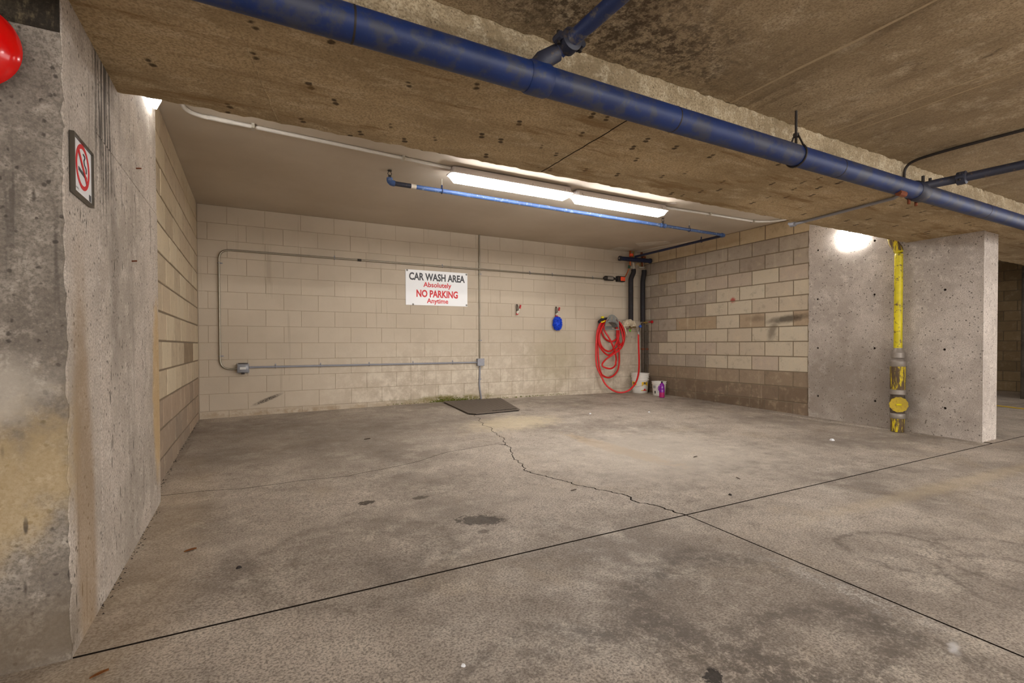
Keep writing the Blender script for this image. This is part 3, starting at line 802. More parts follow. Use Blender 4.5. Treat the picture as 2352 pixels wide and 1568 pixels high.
tube_fixture(1.60, 2.955, 4.23, CEIL - 0.012, 'tube_lens', 'long white ceiling tube light nearer the red bell, above the blue bay pipe', 'tube lights on the bay ceiling')
tube_fixture(2.995, 4.33, 4.26, CEIL - 0.012, 'tube_lens', 'long white ceiling tube light nearer the corner with the red hose', 'tube lights on the bay ceiling')
for k, (x, nm) in enumerate(((2.4, 'tube light on the aisle slab opposite the wash bay'), (6.8, 'tube light on the aisle slab facing the yellow pipe'))):
    tube_fixture(x, x + 1.35, -2.6, SLAB_Z - 0.002, 'aisle_lens', 'white ' + nm, 'tube lights over the drive aisle')
tube_fixture(8.6, 9.95, 5.0, CEIL - .002, 'tube_lens', 'added white tube light, out of view, brightening the wall of the neighbouring bay', 'tube lights over the drive aisle')  # added lamp hidden behind the pier, brightens the far block wall
strip = MB().box(1.75, 4.2, 4.34, 4.36, CEIL - .02, CEIL).build('mounting_strip', 'tray_grey'); tag(strip, 'thin mounting strip along the ceiling tube lights', 'strip')

def wall_lamp(sx, x, y, z, label):
    """wall lamp with a lens whose lower corners are cut off; sx = +1 faces +x"""
    root = thing('wall_lamp', (x, y, z), label, 'wall lamp', 'wall lamps on the concrete piers')
    X = lambda d: x + sx * d
    out = [(-.14, .11), (.14, .11), (.14, -.065), (.105, -.105), (-.115, -.11), (-.14, -.085)]
    def loft(secs, nm, mat):
        vs = []; fs = []; k = len(out)
        for d, s, dz in secs: vs += [(X(d), y + u * s, z + v * s + dz) for u, v in out]
        for q in range(len(secs) - 1):
            for i in range(k): fs.append((q * k + i, q * k + (i + 1) % k, (q + 1) * k + (i + 1) % k, (q + 1) * k + i))
        fs += [tuple(range(k)), tuple((len(secs) - 1) * k + i for i in range(k))]
        return MB().add(vs, fs).build(nm, mat, root)
    loft([(0.0, .92, .0), (0.015, .92, .0)], 'backplate', 'box_grey')
    loft([(0.0152, 1.0, .0), (0.03, 1.0, 0), (0.055, .8, .02)], 'lens', 'wall_lens')
wall_lamp(-1, 6.246, 3.19, 2.225, 'glowing wall lamp on the pier with the yellow pipe')
wall_lamp(1, -0.50, 3.33, 2.44, 'glowing wall lamp on the pier with the no smoking sign')

# ================================================================ BACK WALL
def hconduit(name, pts, r, mat, label, clips=(), couplings=(), group=None, n=10, clip_mat='conduit_grey', back=YB):
    root = thing(name, pts[0], label, 'conduit', group)
    MB().tube(pts, r, n).build('pipe', mat, root, smooth=True)
    for c in clips:   # (x, z, direction)
        x, z, d = c; mb = MB(); cy = pts[0][1]
        if d == 'h':
            mb.tube([(x, back, z - r * 1.5)] + [(x, cy + (r + .003) * -math.sin(a) if a else cy, z - (r + .003) * math.cos(a)) for a in [math.pi * i / 8 for i in range(9)]] + [(x, back, z + r * 1.5)], 0.0035, 6)
            mb.box(x - .007, x + .007, back - .004, back - .0005, z + r, z + r + .024)
        else:
            mb.tube([(x - r * 1.5, back, z)] + [(x - (r + .003) * math.cos(a), cy - (r + .003) * math.sin(a), z) for a in [math.pi * i / 8 for i in range(9)]] + [(x + r * 1.5, back, z)], 0.0035, 6)
            mb.box(x + r, x + r + .026, back - .004, back - .0005, z - .007, z + .007)
        mb.build('clip', clip_mat, root)
    for c in couplings:
        x, z = c; MB().cyl((x - .025, pts[0][1], z), (x + .025, pts[0][1], z), r * 1.35, 12).build('coupling', 'dark_steel', root, smooth=True)
    return root
yc = YB - 0.0135
hconduit('conduit', rounded([(-0.168, yc, .704), (-0.336, yc, .704), (-0.336, yc, 2.108), (2.6, yc, 2.108)], 0.12, 8) + [Vector((2.86, yc, 2.108)), Vector((2.92, yc - .012, 2.108)), Vector((2.96, yc - .024, 2.108)), Vector((3.04, yc - .024, 2.108)), Vector((3.08, yc - .012, 2.108)), Vector((3.14, yc, 2.108)), Vector((5.31, yc, 2.108))], 0.0115, 'conduit',
         'steel conduit looping up from the outlet box and across above the wash sign', [(-.336, 1.95, 'v'), (-.336, .86, 'v'), (.95, 2.108, 'h'), (2.42, 2.108, 'h'), (3.87, 2.108, 'h'), (4.29, 2.108, 'h'), (5.1, 2.108, 'h')], [(1.26, 2.108)])
hconduit('conduit', [(-0.03, yc, .722), (2.948, yc, .722)], 0.0125, 'conduit_grey', 'grey low conduit between the outlet box and the junction box',
         [(.25, .722, 'h'), (.77, .722, 'h'), (1.38, .722, 'h'), (1.98, .722, 'h'), (2.57, .722, 'h')])
hconduit('conduit', [(3.0, yc + .001, CEIL), (3.0, yc + .001, .775)], 0.0115, 'conduit', 'steel conduit dropping from the ceiling to the junction box', [(3.0, 2.04, 'v'), (3.0, 1.05, 'v')])
hconduit('flexible_conduit', catmull([(3.0, yc, .672), (2.996, yc, .5), (2.99, yc, .40), (3.0, yc, .3), (3.014, yc, .21), (3.018, yc, .15)]), 0.0125, 'conduit_grey', 'grey flexible conduit running from the junction box down to the floor plate', [(2.992, .47, 'v')])
jb = thing('junction_box', (3.0, YB, .724), 'grey square junction box where the low conduit meets the drop', 'junction box')
MB().cbox(2.948, 3.052, YB - .05, YB - .0005, .674, .778, .003).build('body', 'box_grey', jb)
MB().cbox(2.945, 3.055, YB - .056, YB - .0505, .671, .781, .002).build('lid', 'box_grey', jb)
for u in (2.953, 3.047):
    for v in (.679, .773): MB().lathe((u, YB - .058, v), [(.004, 0), (.004, .003)], 8, 'y').build('screw', 'dark_steel', jb)
ob = thing('outlet_box', (-0.10, YB, .709), 'grey weatherproof outlet box with clear bubble cover', 'outlet box')
MB().cbox(-.165, -.035, YB - .03, YB - .0005, .655, .768, .006).build('body', 'box_grey', ob)
MB().cbox(-.162, -.038, YB - .075, YB - .0305, .66, .765, .016).build('cover', 'cover_grey', ob, smooth=True)
MB().box(-.132, -.068, YB - .0775, YB - .0755, .70, .728).build('sticker', 'label_white', ob)
MB().cbox(-.118, -.082, YB - .072, YB - .04, .642, .659, .004).build('latch', 'dark_steel', ob)
MB().box(-.15, -.05, YB - .04, YB - .02, .7685, .775).build('hinge', 'dark_steel', ob)

# ---- lettering
def text_mesh(name, s, mat, parent, cx, cz, width, height, y, bold=0.0, to3=None):
    cu = bpy.data.curves.new(name, 'FONT'); cu.body = s; cu.align_x = 'CENTER'; cu.align_y = 'CENTER'
    cu.size = 1.0; cu.offset = bold; cu.resolution_u = 3
    ob_ = bpy.data.objects.new(name, cu); COL.objects.link(ob_)
    dg = bpy.context.evaluated_depsgraph_get()
    me = bpy.data.meshes.new_from_object(ob_.evaluated_get(dg))
    bpy.data.objects.remove(ob_)
    xs = [v.co.x for v in me.vertices]; ys_ = [v.co.y for v in me.vertices]
    mx, my = (min(xs) + max(xs)) / 2, (min(ys_) + max(ys_)) / 2
    sx = width / (max(xs) - min(xs)); sy = height / (max(ys_) - min(ys_))
    for v in me.vertices:
        u, w = (v.co.x - mx) * sx, (v.co.y - my) * sy
        v.co = to3(u, w) if to3 else (cx + u, y, cz + w)
    me.materials.clear(); me.materials.append(M[mat]); me.name = name
    return link(bpy.data.objects.new(name, me), parent)
sg = thing('car_wash_sign', (2.343, YB, 1.543), 'white CAR WASH AREA no parking sign screwed to the wall', 'sign')
MB().prism([(1.882, 1.542), (2.804, 1.547), (2.806, 2.035), (1.881, 2.034)], [], lambda u, v, t: (u, YB - .008 + t, v), 0.004).build('panel', 'sign_white', sg)
ty = YB - .0087
text_mesh('lettering', 'CAR WASH AREA', 'sign_black', sg, 2.347, 1.944, .834, .107, ty, .035)
text_mesh('lettering', 'Absolutely', 'sign_red', sg, 2.344, 1.826, .418, .092, ty, .022)
text_mesh('lettering', 'NO PARKING', 'sign_red', sg, 2.344, 1.709, .620, .105, ty, .035)
text_mesh('lettering', 'Anytime', 'sign_red', sg, 2.345, 1.600, .320, .090, ty, .022)
for u, v in ((1.904, 2.022), (2.79, 2.016), (2.79, 1.567), (1.986, 1.552)):
    MB().lathe((u, YB - .0115, v), [(.006, 0), (.013, .001), (.014, .003)], 14, 'y').build('screw', 'washer', sg, smooth=True)

# ---- spring clamps and wash mitt
def clamp(x, z, label):
    r = thing('spring_clamp', (x, YB, z), label, 'clamp', 'spring clamps on the back wall')
    y = YB - .03
    MB().tube(catmull([(x - .018, y, z + .005), (x - .030, y, z + .06), (x - .032, y, z + .115), (x - .020, y, z + .143), (x - .008, y, z + .12), (x - .006, y, z + .07)]), .006, 8).build('hook', 'dark_steel', r, smooth=True)
    MB().prism([(-.03, 0), (-.012, -.004), (.016, .03), (.03, .075), (.012, .08), (-.008, .05), (-.03, .03)], [], lambda u, v, t: (x + u, y - .012 + t, z + v), .02).build('jaw', 'galvanised', r)
    MB().prism([(.02, .08), (.036, .076), (.052, .132), (.034, .138)], [], lambda u, v, t: (x + u, y - .013 + t, z + v), .022).build('grip', 'red_plastic', r)
    MB().prism([(-.036, -.016), (-.006, -.018), (.002, .008), (-.03, .012)], [], lambda u, v, t: (x + u, y - .011 + t, z + v), .018).build('jaw_tip', 'red_plastic', r)
    MB().cyl((x + .0, y - .016, z + .055), (x + .0, YB - .0005, z + .055), .007, 10).build('pivot', 'dark_steel', r, smooth=True)
    return r
clamp(3.645, 1.465, 'empty metal spring clamp with a red grip on the back wall')
clamp(4.368, 1.452, 'metal spring clamp with a red grip holding the blue wash mitt')
mt = thing('wash_mitt', (4.36, YB - .05, 1.22), 'fluffy blue chenille wash mitt hanging from a clamp', 'wash mitt')
bm = bmesh.new(); bmesh.ops.create_uvsphere(bm, u_segments=20, v_segments=14, radius=1)
for v in bm.verts:
    k = 1 + 0.18 * (1 - abs(v.co.z)); v.co = Vector((v.co.x * .066 * k, v.co.y * .034, math.copysign(abs(v.co.z) ** .75, v.co.z) * .106)) + Vector((4.36, YB - .05, 1.328))
me = bpy.data.meshes.new('body'); bm.to_mesh(me); bm.free(); me.materials.append(M['mitt_blue']); link(bpy.data.objects.new('body', me), mt)
noodles = MB()
for i in range(420):
    t = random.uniform(-1, 1); a = random.uniform(0, 2 * math.pi)
    k = math.sqrt(max(0, 1 - t * t)) * (1 + .18 * (1 - abs(t)))
    p = Vector((4.36 + math.cos(a) * k * .066, YB - .05 + math.sin(a) * k * .034, 1.328 + math.copysign(abs(t) ** .75, t) * .106))
    if p.y > YB - .018: continue
    nrm = Vector((math.cos(a), math.sin(a) * 1.5, t * .6)).normalized()
    tip = p + nrm * random.uniform(.008, .015) + Vector((random.uniform(-.006, .006), 0, random.uniform(-.012, .002)))
    noodles.tube([p, (p + tip) / 2 + Vector((0, 0, .002)), tip], [.0045, .005, .003], 5)
no = noodles.build('chenille', 'mitt_blue', mt, smooth=True); no['kind'] = 'stuff'
MB().tube(catmull([(4.342, YB - .05, 1.415), (4.338, YB - .045, 1.435), (4.35, YB - .04, 1.452), (4.366, YB - .042, 1.44), (4.37, YB - .05, 1.415)]), .006, 6).build('loop', 'mitt_red', mt, smooth=True)

# ---- corner services: solenoid boxes, insulated pipes, header, valves
hb = thing('conduit_fitting', (5.43, YB, 2.115), 'grey conduit fitting ending the steel conduit near the corner', 'fitting')
MB().lathe((5.30, YB - .045, 2.118), [(.014, 0), (.03, .02), (.04, .04), (.04, .20), (.028, .22), (.016, .245)], 16, 'x').build('body', 'dark_steel', hb, smooth=True)
MB().box(5.36, 5.48, YB - .092, YB - .084, 2.095, 2.14).build('cover', 'steel', hb)
hc = thing('control_box', (5.69, YB, 2.075), 'small dark control box with a glowing orange front', 'control box')
MB().cbox(5.60, 5.76, YB - .07, YB - .0005, 2.075, 2.172, .006).build('body', 'dark_steel', hc)
MB().cbox(5.655, 5.752, YB - .079, YB - .0705, 2.088, 2.158, .004).build('front', 'orange_plastic', hc)
MB().cyl((5.545, YB - .04, 2.12), (5.60, YB - .04, 2.12), .018, 12).build('connector', 'black_rubber', hc, smooth=True)
MB().tube(catmull([(5.755, YB - .04, 2.14), (5.79, YB - .05, 2.19), (5.83, YB - .06, 2.27), (5.855, YB - .08, 2.36), (5.86, YB - .1, 2.43)]), .010, 8).build('cable', 'copper', hc, smooth=True)
def insulated(x, z0, z1, kx, bands, label):
    r = thing('insulated_pipe', (x, 6.56, z0), label, 'pipe', 'foam covered riser pipes in the corner')
    MB().tube(catmull([(x, 6.56, z0), (x, 6.56, z0 + .3), (x, 6.56, z1 - .25), (x + .008, 6.56, z1 - .16), (x + kx, 6.55, z1 - .06), (x + kx, 6.55, z1)], 5), .042, 16).build('insulation', 'black_rubber', r, smooth=True)
    for z in bands: MB().lathe((x, 6.56, z), [(.0435, -.012), (.0435, .012)], 16).build('tape_band', 'black_tape', r, smooth=True)
    MB().cyl((x + kx, 6.55, z1 + .0005), (x + kx, 6.55, z1 + .016), .018, 12).build('riser', 'galvanised', r, smooth=True)
insulated(5.855, 1.40, 2.30, .05, (1.66, 1.92), 'black foam insulated riser pipe ending over the draped rag')
insulated(6.13, 1.385, 2.30, .02, (1.64, 1.88), 'black foam insulated riser pipe beside the block wall corner')
vt = thing('valve_tree', (5.95, 6.55, 2.3), 'galvanised and copper valve fittings above the insulated risers', 'valves')
MB().cyl((5.78, 6.55, 2.335), (5.93, 6.55, 2.335), .018, 12).build('cross_pipe', 'galvanised', vt, smooth=True)
MB().cyl((6.02, 6.55, 2.345), (6.15, 6.55, 2.345), .016, 12).build('cross_pipe', 'galvanised', vt, smooth=True)
MB().cyl((5.905, 6.55, 2.318), (5.905, 6.55, 2.41), .022, 12).build('union', 'galvanised', vt, smooth=True)
MB().lathe((5.775, 6.53, 2.33), [(.012, 0), (.03, .008), (.03, .022), (.012, .03)], 14, 'x').build('valve_wheel', 'green_dark', vt, smooth=True)
MB().cyl((5.83, 6.55, 2.335), (5.83, 6.55, 2.43), .016, 12).build('copper_stub', 'copper', vt, smooth=True)
MB().tube(catmull([(5.84, 6.56, 2.50), (5.85, 6.57, 2.55), (5.86, 6.58, 2.62)]), .020, 10).build('copper_stub', 'copper', vt, smooth=True)
MB().cyl((5.92, 6.58, 2.5), (5.93, 6.58, 2.62), .018, 10).build('brass_stub', 'brass', vt, smooth=True)
MB().cbox(5.80, 5.86, 6.50, 6.54, 2.515, 2.56, .006).build('valve_handle', 'orange_plastic', vt)
MB().cbox(6.09, 6.15, 6.50, 6.54, 2.50, 2.54, .006).build('valve_handle', 'rust', vt)
MB().cyl((6.12, 6.56, 2.35), (6.12, 6.58, 2.62), .02, 10).build('brass_stub', 'rust', vt, smooth=True)
MB().tube(catmull([(5.935, 6.53, 2.37), (5.97, 6.5, 2.40), (6.0, 6.5, 2.36), (6.03, 6.5, 2.37), (6.05, 6.52, 2.41)]), .009, 8).build('hose_link', 'brass', vt, smooth=True)

# sprinkler line in the bay with the header it feeds from
sp = thing('sprinkler_line', (1.17, 4.59, 2.5), 'light blue sprinkler pipe hung under the bay ceiling, turning to the corner', 'pipe')
zz = 2.50
MB().tube([(1.36, 4.582, zz), (4.60, 4.612, zz)], .0215, 14).build('long_pipe', 'blue_bay', sp, smooth=True)
MB().tube([(1.185, 4.58, zz), (1.36, 4.582, zz)], .0225, 14).build('bare_pipe', 'dark_fitting', sp, smooth=True)
MB().lathe((1.352, 4.582, zz), [(.0235, 0), (.0235, .05)], 14, 'x').build('bare_ring', 'patch_white', sp, smooth=True)
MB().tube(catmull([(1.195, 4.58, zz), (1.165, 4.58, zz + .003), (1.15, 4.58, zz + .018), (1.15, 4.58, zz + .045)]), .028, 12).build('elbow', 'blue_bay', sp, smooth=True)
MB().tube([(4.60, 4.612, zz), (5.80, 4.625, zz)], .019, 14).build('short_pipe', 'blue_bay', sp, smooth=True)
MB().tube(catmull([(5.77, 4.625, zz), (5.815, 4.632, zz), (5.825, 4.67, zz)]), .027, 12).build('elbow', 'blue_bay', sp, smooth=True)
MB().tube([(5.825, 4.65, zz), (5.845, 6.44, zz - .005)], .019, 14).build('return_pipe', 'navy', sp, smooth=True)
MB().lathe((4.60, 4.612, zz), [(.024, 0), (.03, .01), (.03, .03), (.026, .035), (.026, .07), (.03, .075), (.03, .095), (.022, .105)], 14, 'x').build('tee', 'blue_bay', sp, smooth=True)
def sprinkler_head(x, y, z):
    h = MB().cyl((x, y, z), (x, y, z + .025), .014, 10).build('sprinkler_head', 'dark_steel', sp, smooth=True)
    for s in (-1, 1): MB().tube(catmull([(x + s * .006, y, z + .02), (x + s * .018, y, z + .04), (x + s * .006, y, z + .06)]), .003, 6).build('frame_arm', 'dark_steel', h, smooth=True)
    MB().lathe((x, y, z + .06), [(.004, 0), (.02, .004), (.022, .006)], 12).build('deflector', 'dark_steel', h)
sprinkler_head(1.15, 4.58, zz + .045); sprinkler_head(4.65, 4.612, zz + .028)
for x, y in ((1.665, 4.585), (5.13, 4.618), (5.826, 5.02)):
    g = MB().tube([(x, y, zz + .025), (x, y, CEIL)], .004, 6).build('hanger_rod', 'galvanised', sp)
    MB().tube([(x + .0 if y < 4.9 else x + .026 * math.cos(a), (y + .026 * math.cos(a)) if y < 4.9 else y, zz + .026 * math.sin(a)) for a in [2 * math.pi * i / 14 for i in range(14)]], .004, 6, closed=True).build('hanger_ring', 'blue_branch', g)
    MB().cyl((x, y, zz + .022), (x, y, zz + .055), .009, 8).build('hanger_nut', 'blue_branch', g)
hd = thing('header_pipe', (5.53, 6.48, 2.45), 'thick dark blue header pipe with capped ends in the corner', 'pipe')
MB().cyl((5.55, 6.47, 2.447), (6.22, 6.47, 2.455), .036, 18).build('pipe', 'navy', hd, smooth=True)
MB().lathe((5.515, 6.47, 2.447), [(.030, 0), (.042, .006), (.042, .035), (.036, .04)], 18, 'x').build('end_cap', 'dark_fitting', hd, smooth=True)
MB().lathe((5.519, 6.47, 2.447), [(.016, -.006), (.018, 0)], 12, 'x').build('plug', 'steel', hd, smooth=True)
MB().lathe((6.20, 6.47, 2.455), [(.036, 0), (.045, .004), (.045, .03), (.034, .035)], 18, 'x').build('end_cap', 'dark_fitting', hd, smooth=True)

# red-handled cock and the old dark drain beside it
rv = thing('drain_valve', (6.2, 6.55, 1.38), 'brass cock with a red round handle beside the dark corner pipe', 'valve')
MB().cyl((6.135, 6.55, 1.372), (6.215, 6.53, 1.376), .014, 10).build('body', 'brass', rv, smooth=True)
MB().lathe((6.165, 6.535, 1.372), [(.014, 0), (.022, .006), (.022, .02), (.014, .026)], 12, 'x').build('union', 'brass', rv, smooth=True)
MB().lathe((6.226, 6.42, 1.38), [(.008, .09), (.010, .03), (.024, .024), (.027, .012), (.022, 0)], 14, 'y').build('handle', 'red_plastic', rv, smooth=True)
MB().tube([(6.228, 6.45, 1.36), (6.23, 6.45, 1.02)], .003, 6).build('pull_wire', 'dark_steel', rv)
for k, (x, lb) in enumerate(((6.195, 'dark stained vertical drain pipe touching the back wall corner'), (6.232, 'thin brown vertical pipe beside the dark corner drain'))):
    r_ = .030 if k == 0 else .018; yy = 6.625 - k * .068
    root = thing('drain_pipe', (x, yy, .14), lb, 'pipe')
    MB().cyl((x, yy, .13), (x, yy, 1.36 - k * .03), r_, 14).build('pipe', 'rust_dark', root, smooth=True)
    for z in (.42, .9): MB().lathe((x, yy, z), [(r_ + .006, -.014), (r_ + .006, .014)], 14).build('collar', 'rust', root, smooth=True)

# ---- faucet with a rag thrown over it
fc = thing('wall_faucet', (5.95, YB, 1.28), 'wall faucet with a blue handle feeding the red hose', 'faucet')
MB().cyl((5.90, YB - .0005, 1.30), (5.95, 6.54, 1.29), .016, 10).build('body', 'brass', fc, smooth=True)
MB().tube(catmull([(5.95, 6.54, 1.29), (6.0, 6.52, 1.285), (6.035, 6.545, 1.25), (6.055, 6.585, 1.215)]), .015, 10).build('spout', 'steel', fc, smooth=True)
MB().lathe((6.0, 6.47, 1.30), [(.007, .05), (.009, .02), (.022, .018), (.026, .01), (.024, 0)], 10, 'y').build('handle', 'blue_plastic', fc, smooth=True)
MB().lathe((6.06, 6.59, 1.185), [(.018, 0), (.020, .006), (.020, .03), (.016, .034)], 12).build('hose_collar', 'steel', fc, smooth=True)
MB().cbox(5.955, 6.03, YB - .03, YB - .0005, 1.10, 1.125, .003).build('bracket', 'galvanised', fc)
rag = MB()
for k, (sc_, yf, rr_) in enumerate(((1.0, 6.585, .026), (1.0, 6.545, .03), (.78, 6.525, .03), (.56, 6.535, .027), (.36, 6.55, .02))):
    arc = [(5.688, 1.295), (5.70, 1.34), (5.745, 1.385), (5.81, 1.402), (5.875, 1.392), (5.925, 1.362), (5.955, 1.318)]
    pts = [(5.825 + (a_ - 5.825) * sc_ + random.uniform(-.006, .006), yf + random.uniform(-.012, .012), 1.285 + (b_ - 1.285) * sc_ * .95) for a_, b_ in arc]
    cp = catmull(pts, 5)
    rag.tube(cp, [rr_ * (.75 + .35 * math.sin(i * .55 + k * 1.7) ** 2) for i in range(len(cp))], 9)
rg = rag.build('rag', 'canvas', None, smooth=True); tag(rg, 'crumpled beige canvas rag draped over the wall faucet', 'rag')
tail = MB(); vs = []
for i in range(12):
    t = i / 11; x = 5.685 + .075 * t ** 1.3; z = 1.325 - .215 * t; w = .045 * (1 - t) + .006
    for j in range(5): vs.append((x + w * (j / 4 - .3), 6.56 - .02 * math.sin(j * 1.5 + i * .3) - .015 * t, z))
tail.add(vs, [(i * 5 + j, (i + 1) * 5 + j, (i + 1) * 5 + j + 1, i * 5 + j + 1) for i in range(11) for j in range(4)])
tl = tail.build('hanging_corner', 'canvas', rg, smooth=True); tl.modifiers.new('thick', 'SOLIDIFY').thickness = .006
gn = thing('hose_splitter', (5.81, 6.52, 1.20), 'small bright green hose fitting below the beige rag', 'fitting')
MB().lathe((5.81, 6.53, 1.205), [(.010, 0), (.018, .008), (.018, .03), (.012, .04)], 10).build('body', 'green_plastic', gn, smooth=True)
MB().lathe((5.785, 6.50, 1.23), [(.004, 0), (.016, .004), (.016, .014), (.004, .018)], 10, 'y').build('lever', 'green_plastic', gn, smooth=True)
MB().cyl((5.81, 6.53, 1.243), (5.90, 6.58, 1.29), .012, 8).build('stem', 'brass', gn, smooth=True)

# ---- hose hanger, hose, nozzle
hg = thing('hose_hanger', (5.39, YB, 1.23), 'grey plastic arched hose hanger fixed to the back wall', 'hose hanger')
arch = [(5.235, 1.228), (5.247, 1.341), (5.268, 1.388), (5.293, 1.427), (5.334, 1.474), (5.384, 1.49), (5.435, 1.482), (5.494, 1.439), (5.52, 1.41), (5.536, 1.367), (5.540, 1.228)]
opening = [(5.252, 1.245), (5.250, 1.30), (5.272, 1.335), (5.32, 1.362), (5.393, 1.372), (5.46, 1.360), (5.508, 1.325), (5.525, 1.29), (5.524, 1.245)]
slots = [[(5.275, 1.365), (5.30, 1.378), (5.335, 1.43), (5.328, 1.44), (5.30, 1.41)], [(5.372, 1.392), (5.40, 1.392), (5.402, 1.458), (5.374, 1.458)], [(5.45, 1.44), (5.458, 1.43), (5.505, 1.368), (5.518, 1.352), (5.512, 1.38), (5.475, 1.435)]]
MB().prism(arch, [opening] + slots, lambda u, v, t: (u, 6.50 + t, v), .010).build('front_flange', 'hanger_grey', hg)
sad = MB(); prof = [(5.252, 1.30), (5.272, 1.335), (5.32, 1.362), (5.393, 1.372), (5.46, 1.360), (5.508, 1.325), (5.525, 1.29)]
sad.add([(u, 6.512, v) for u, v in prof] + [(u, YB - .001, v) for u, v in prof] + [(u, 6.512, v - .008) for u, v in prof] + [(u, YB - .001, v - .008) for u, v in prof],
        [f for i in range(6) for f in ((i, i + 1, i + 8, i + 7), (i + 14, i + 15, i + 22, i + 21), (i, i + 1, i + 15, i + 14), (i + 7, i + 8, i + 22, i + 21))])
sad.build('saddle', 'hanger_grey', hg, smooth=True)
MB().box(5.26, 5.52, YB - .008, YB - .0005, 1.24, 1.30).build('back_plate', 'hanger_grey', hg)
MB().box(5.245, 5.53, 6.497, 6.515, 1.228, 1.238).build('lower_bar', 'hanger_grey', hg)
hose = thing('garden_hose', (5.4, 6.58, 1.3), 'red garden hose coiled over the grey hanger, drooping to the floor', 'hose')
HP = {
'main': (None, [(5.328, 6.56, 1.392), (5.283, 6.56, 1.39), (5.221, 6.565, 1.367), (5.163, 6.565, 1.296), (5.122, 6.565, 1.192), (5.106, 6.565, 1.061), (5.093, 6.56, 0.865), (5.093, 6.555, 0.702), (5.101, 6.54, 0.603), (5.141, 6.52, 0.503), (5.167, 6.5, 0.435), (5.198, 6.46, 0.337), (5.248, 6.4, 0.256), (5.326, 6.34, 0.201), (5.398, 6.3, 0.184), (5.471, 6.26, 0.195), (5.557, 6.235, 0.237), (5.662, 6.24, 0.322), (5.758, 6.28, 0.428), (5.836, 6.34, 0.536), (5.916, 6.42, 0.676), (6.001, 6.52, 0.891), (6.048, 6.58, 1.098), (6.06, 6.59, 1.19)]),
'h2': (6.60, [(5.36, 1.390), (5.315, 1.387), (5.232, 1.335), (5.182, 1.232), (5.166, 1.061), (5.166, 0.864), (5.186, 0.666), (5.194, 0.599), (5.233, 0.496), (5.282, 0.449), (5.362, 0.418), (5.441, 0.421), (5.529, 0.464), (5.596, 0.543), (5.625, 0.646), (5.629, 0.751), (5.622, 0.893), (5.596, 0.995), (5.578, 1.129), (5.578, 1.237), (5.55, 1.33), (5.50, 1.38)]),
'h3': (6.585, [(5.36, 1.392), (5.315, 1.380), (5.240, 1.296), (5.191, 1.193), (5.182, 1.094), (5.207, 0.995), (5.265, 0.916), (5.340, 0.875), (5.425, 0.868), (5.493, 0.921), (5.561, 1.022), (5.604, 1.130), (5.604, 1.251), (5.56, 1.34), (5.50, 1.385)]),
'h4': (6.55, [(5.36, 1.394), (5.307, 1.375), (5.224, 1.283), (5.158, 1.153), (5.149, 1.028), (5.182, 0.930), (5.257, 0.850), (5.340, 0.802), (5.399, 0.808), (5.476, 0.868), (5.578, 0.941), (5.665, 1.022), (5.704, 1.130), (5.674, 1.252), (5.613, 1.345), (5.52, 1.40)]),
'h5': (6.63, [(5.36, 1.390), (5.307, 1.360), (5.273, 1.286), (5.265, 1.227), (5.298, 1.141), (5.340, 1.088), (5.408, 1.048), (5.493, 1.035), (5.578, 1.069), (5.622, 1.130), (5.613, 1.251), (5.56, 1.34), (5.50, 1.385)]),
'h6': (6.535, [(5.36, 1.39), (5.307, 1.35), (5.265, 1.286), (5.273, 1.207), (5.315, 1.128), (5.374, 1.022), (5.442, 0.901), (5.493, 0.807), (5.527, 0.726), (5.522, 0.677), (5.500, 0.632), (5.427, 0.588), (5.340, 0.573), (5.254, 0.592), (5.211, 0.621), (5.233, 0.666), (5.311, 0.733), (5.374, 0.775), (5.442, 0.821), (5.544, 0.887), (5.630, 0.968), (5.665, 1.049), (5.64, 1.238), (5.58, 1.33), (5.50, 1.39)]),
'h7': (6.61, [(5.50, 1.39), (5.587, 1.372), (5.639, 1.339), (5.691, 1.279), (5.744, 1.185), (5.753, 1.076), (5.726, 0.995), (5.687, 0.967), (5.648, 0.995), (5.622, 1.062), (5.60, 1.197), (5.56, 1.34)]),
}
hm = MB()
for k, (yy, pts) in HP.items():
    if yy is None: hm.tube(catmull(pts, 4), .0145, 8)
    else: hm.tube(catmull([(x, yy + (.03 * math.sin(i * .9) if k == 'h6' else 0), z) for i, (x, z) in enumerate(pts)], 4), .0145, 8)
hm.build('coils', 'hose_red', hose, smooth=True)
MB().lathe((6.061, 6.59, 1.15), [(.0165, 0), (.0175, .004), (.0175, .034)], 12).build('end_fitting', 'steel', hose, smooth=True)
nz_ = thing('spray_nozzle', (5.20, 6.55, 1.37), 'yellow and black spray nozzle hooked beside the hose hanger', 'spray nozzle')
MB().tube([(5.165, 6.56, 1.372), (5.205, 6.555, 1.402), (5.32, 6.55, 1.425)], [.022, .024, .018], 12).build('barrel', 'black_rubber', nz_, smooth=True)
MB().tube(catmull([(5.20, 6.56, 1.40), (5.19, 6.56, 1.375), (5.215, 6.55, 1.36), (5.27, 6.54, 1.385)]), .012, 8).build('trigger', 'yellow_plastic', nz_, smooth=True)
MB().cbox(5.205, 5.25, 6.535, 6.575, 1.425, 1.46, .008).build('dial', 'yellow_plastic', nz_)
MB().lathe((5.148, 6.56, 1.366), [(.016, 0), (.026, .004), (.026, .022), (.02, .026)], 12, 'x').build('head', 'black_rubber', nz_, smooth=True)

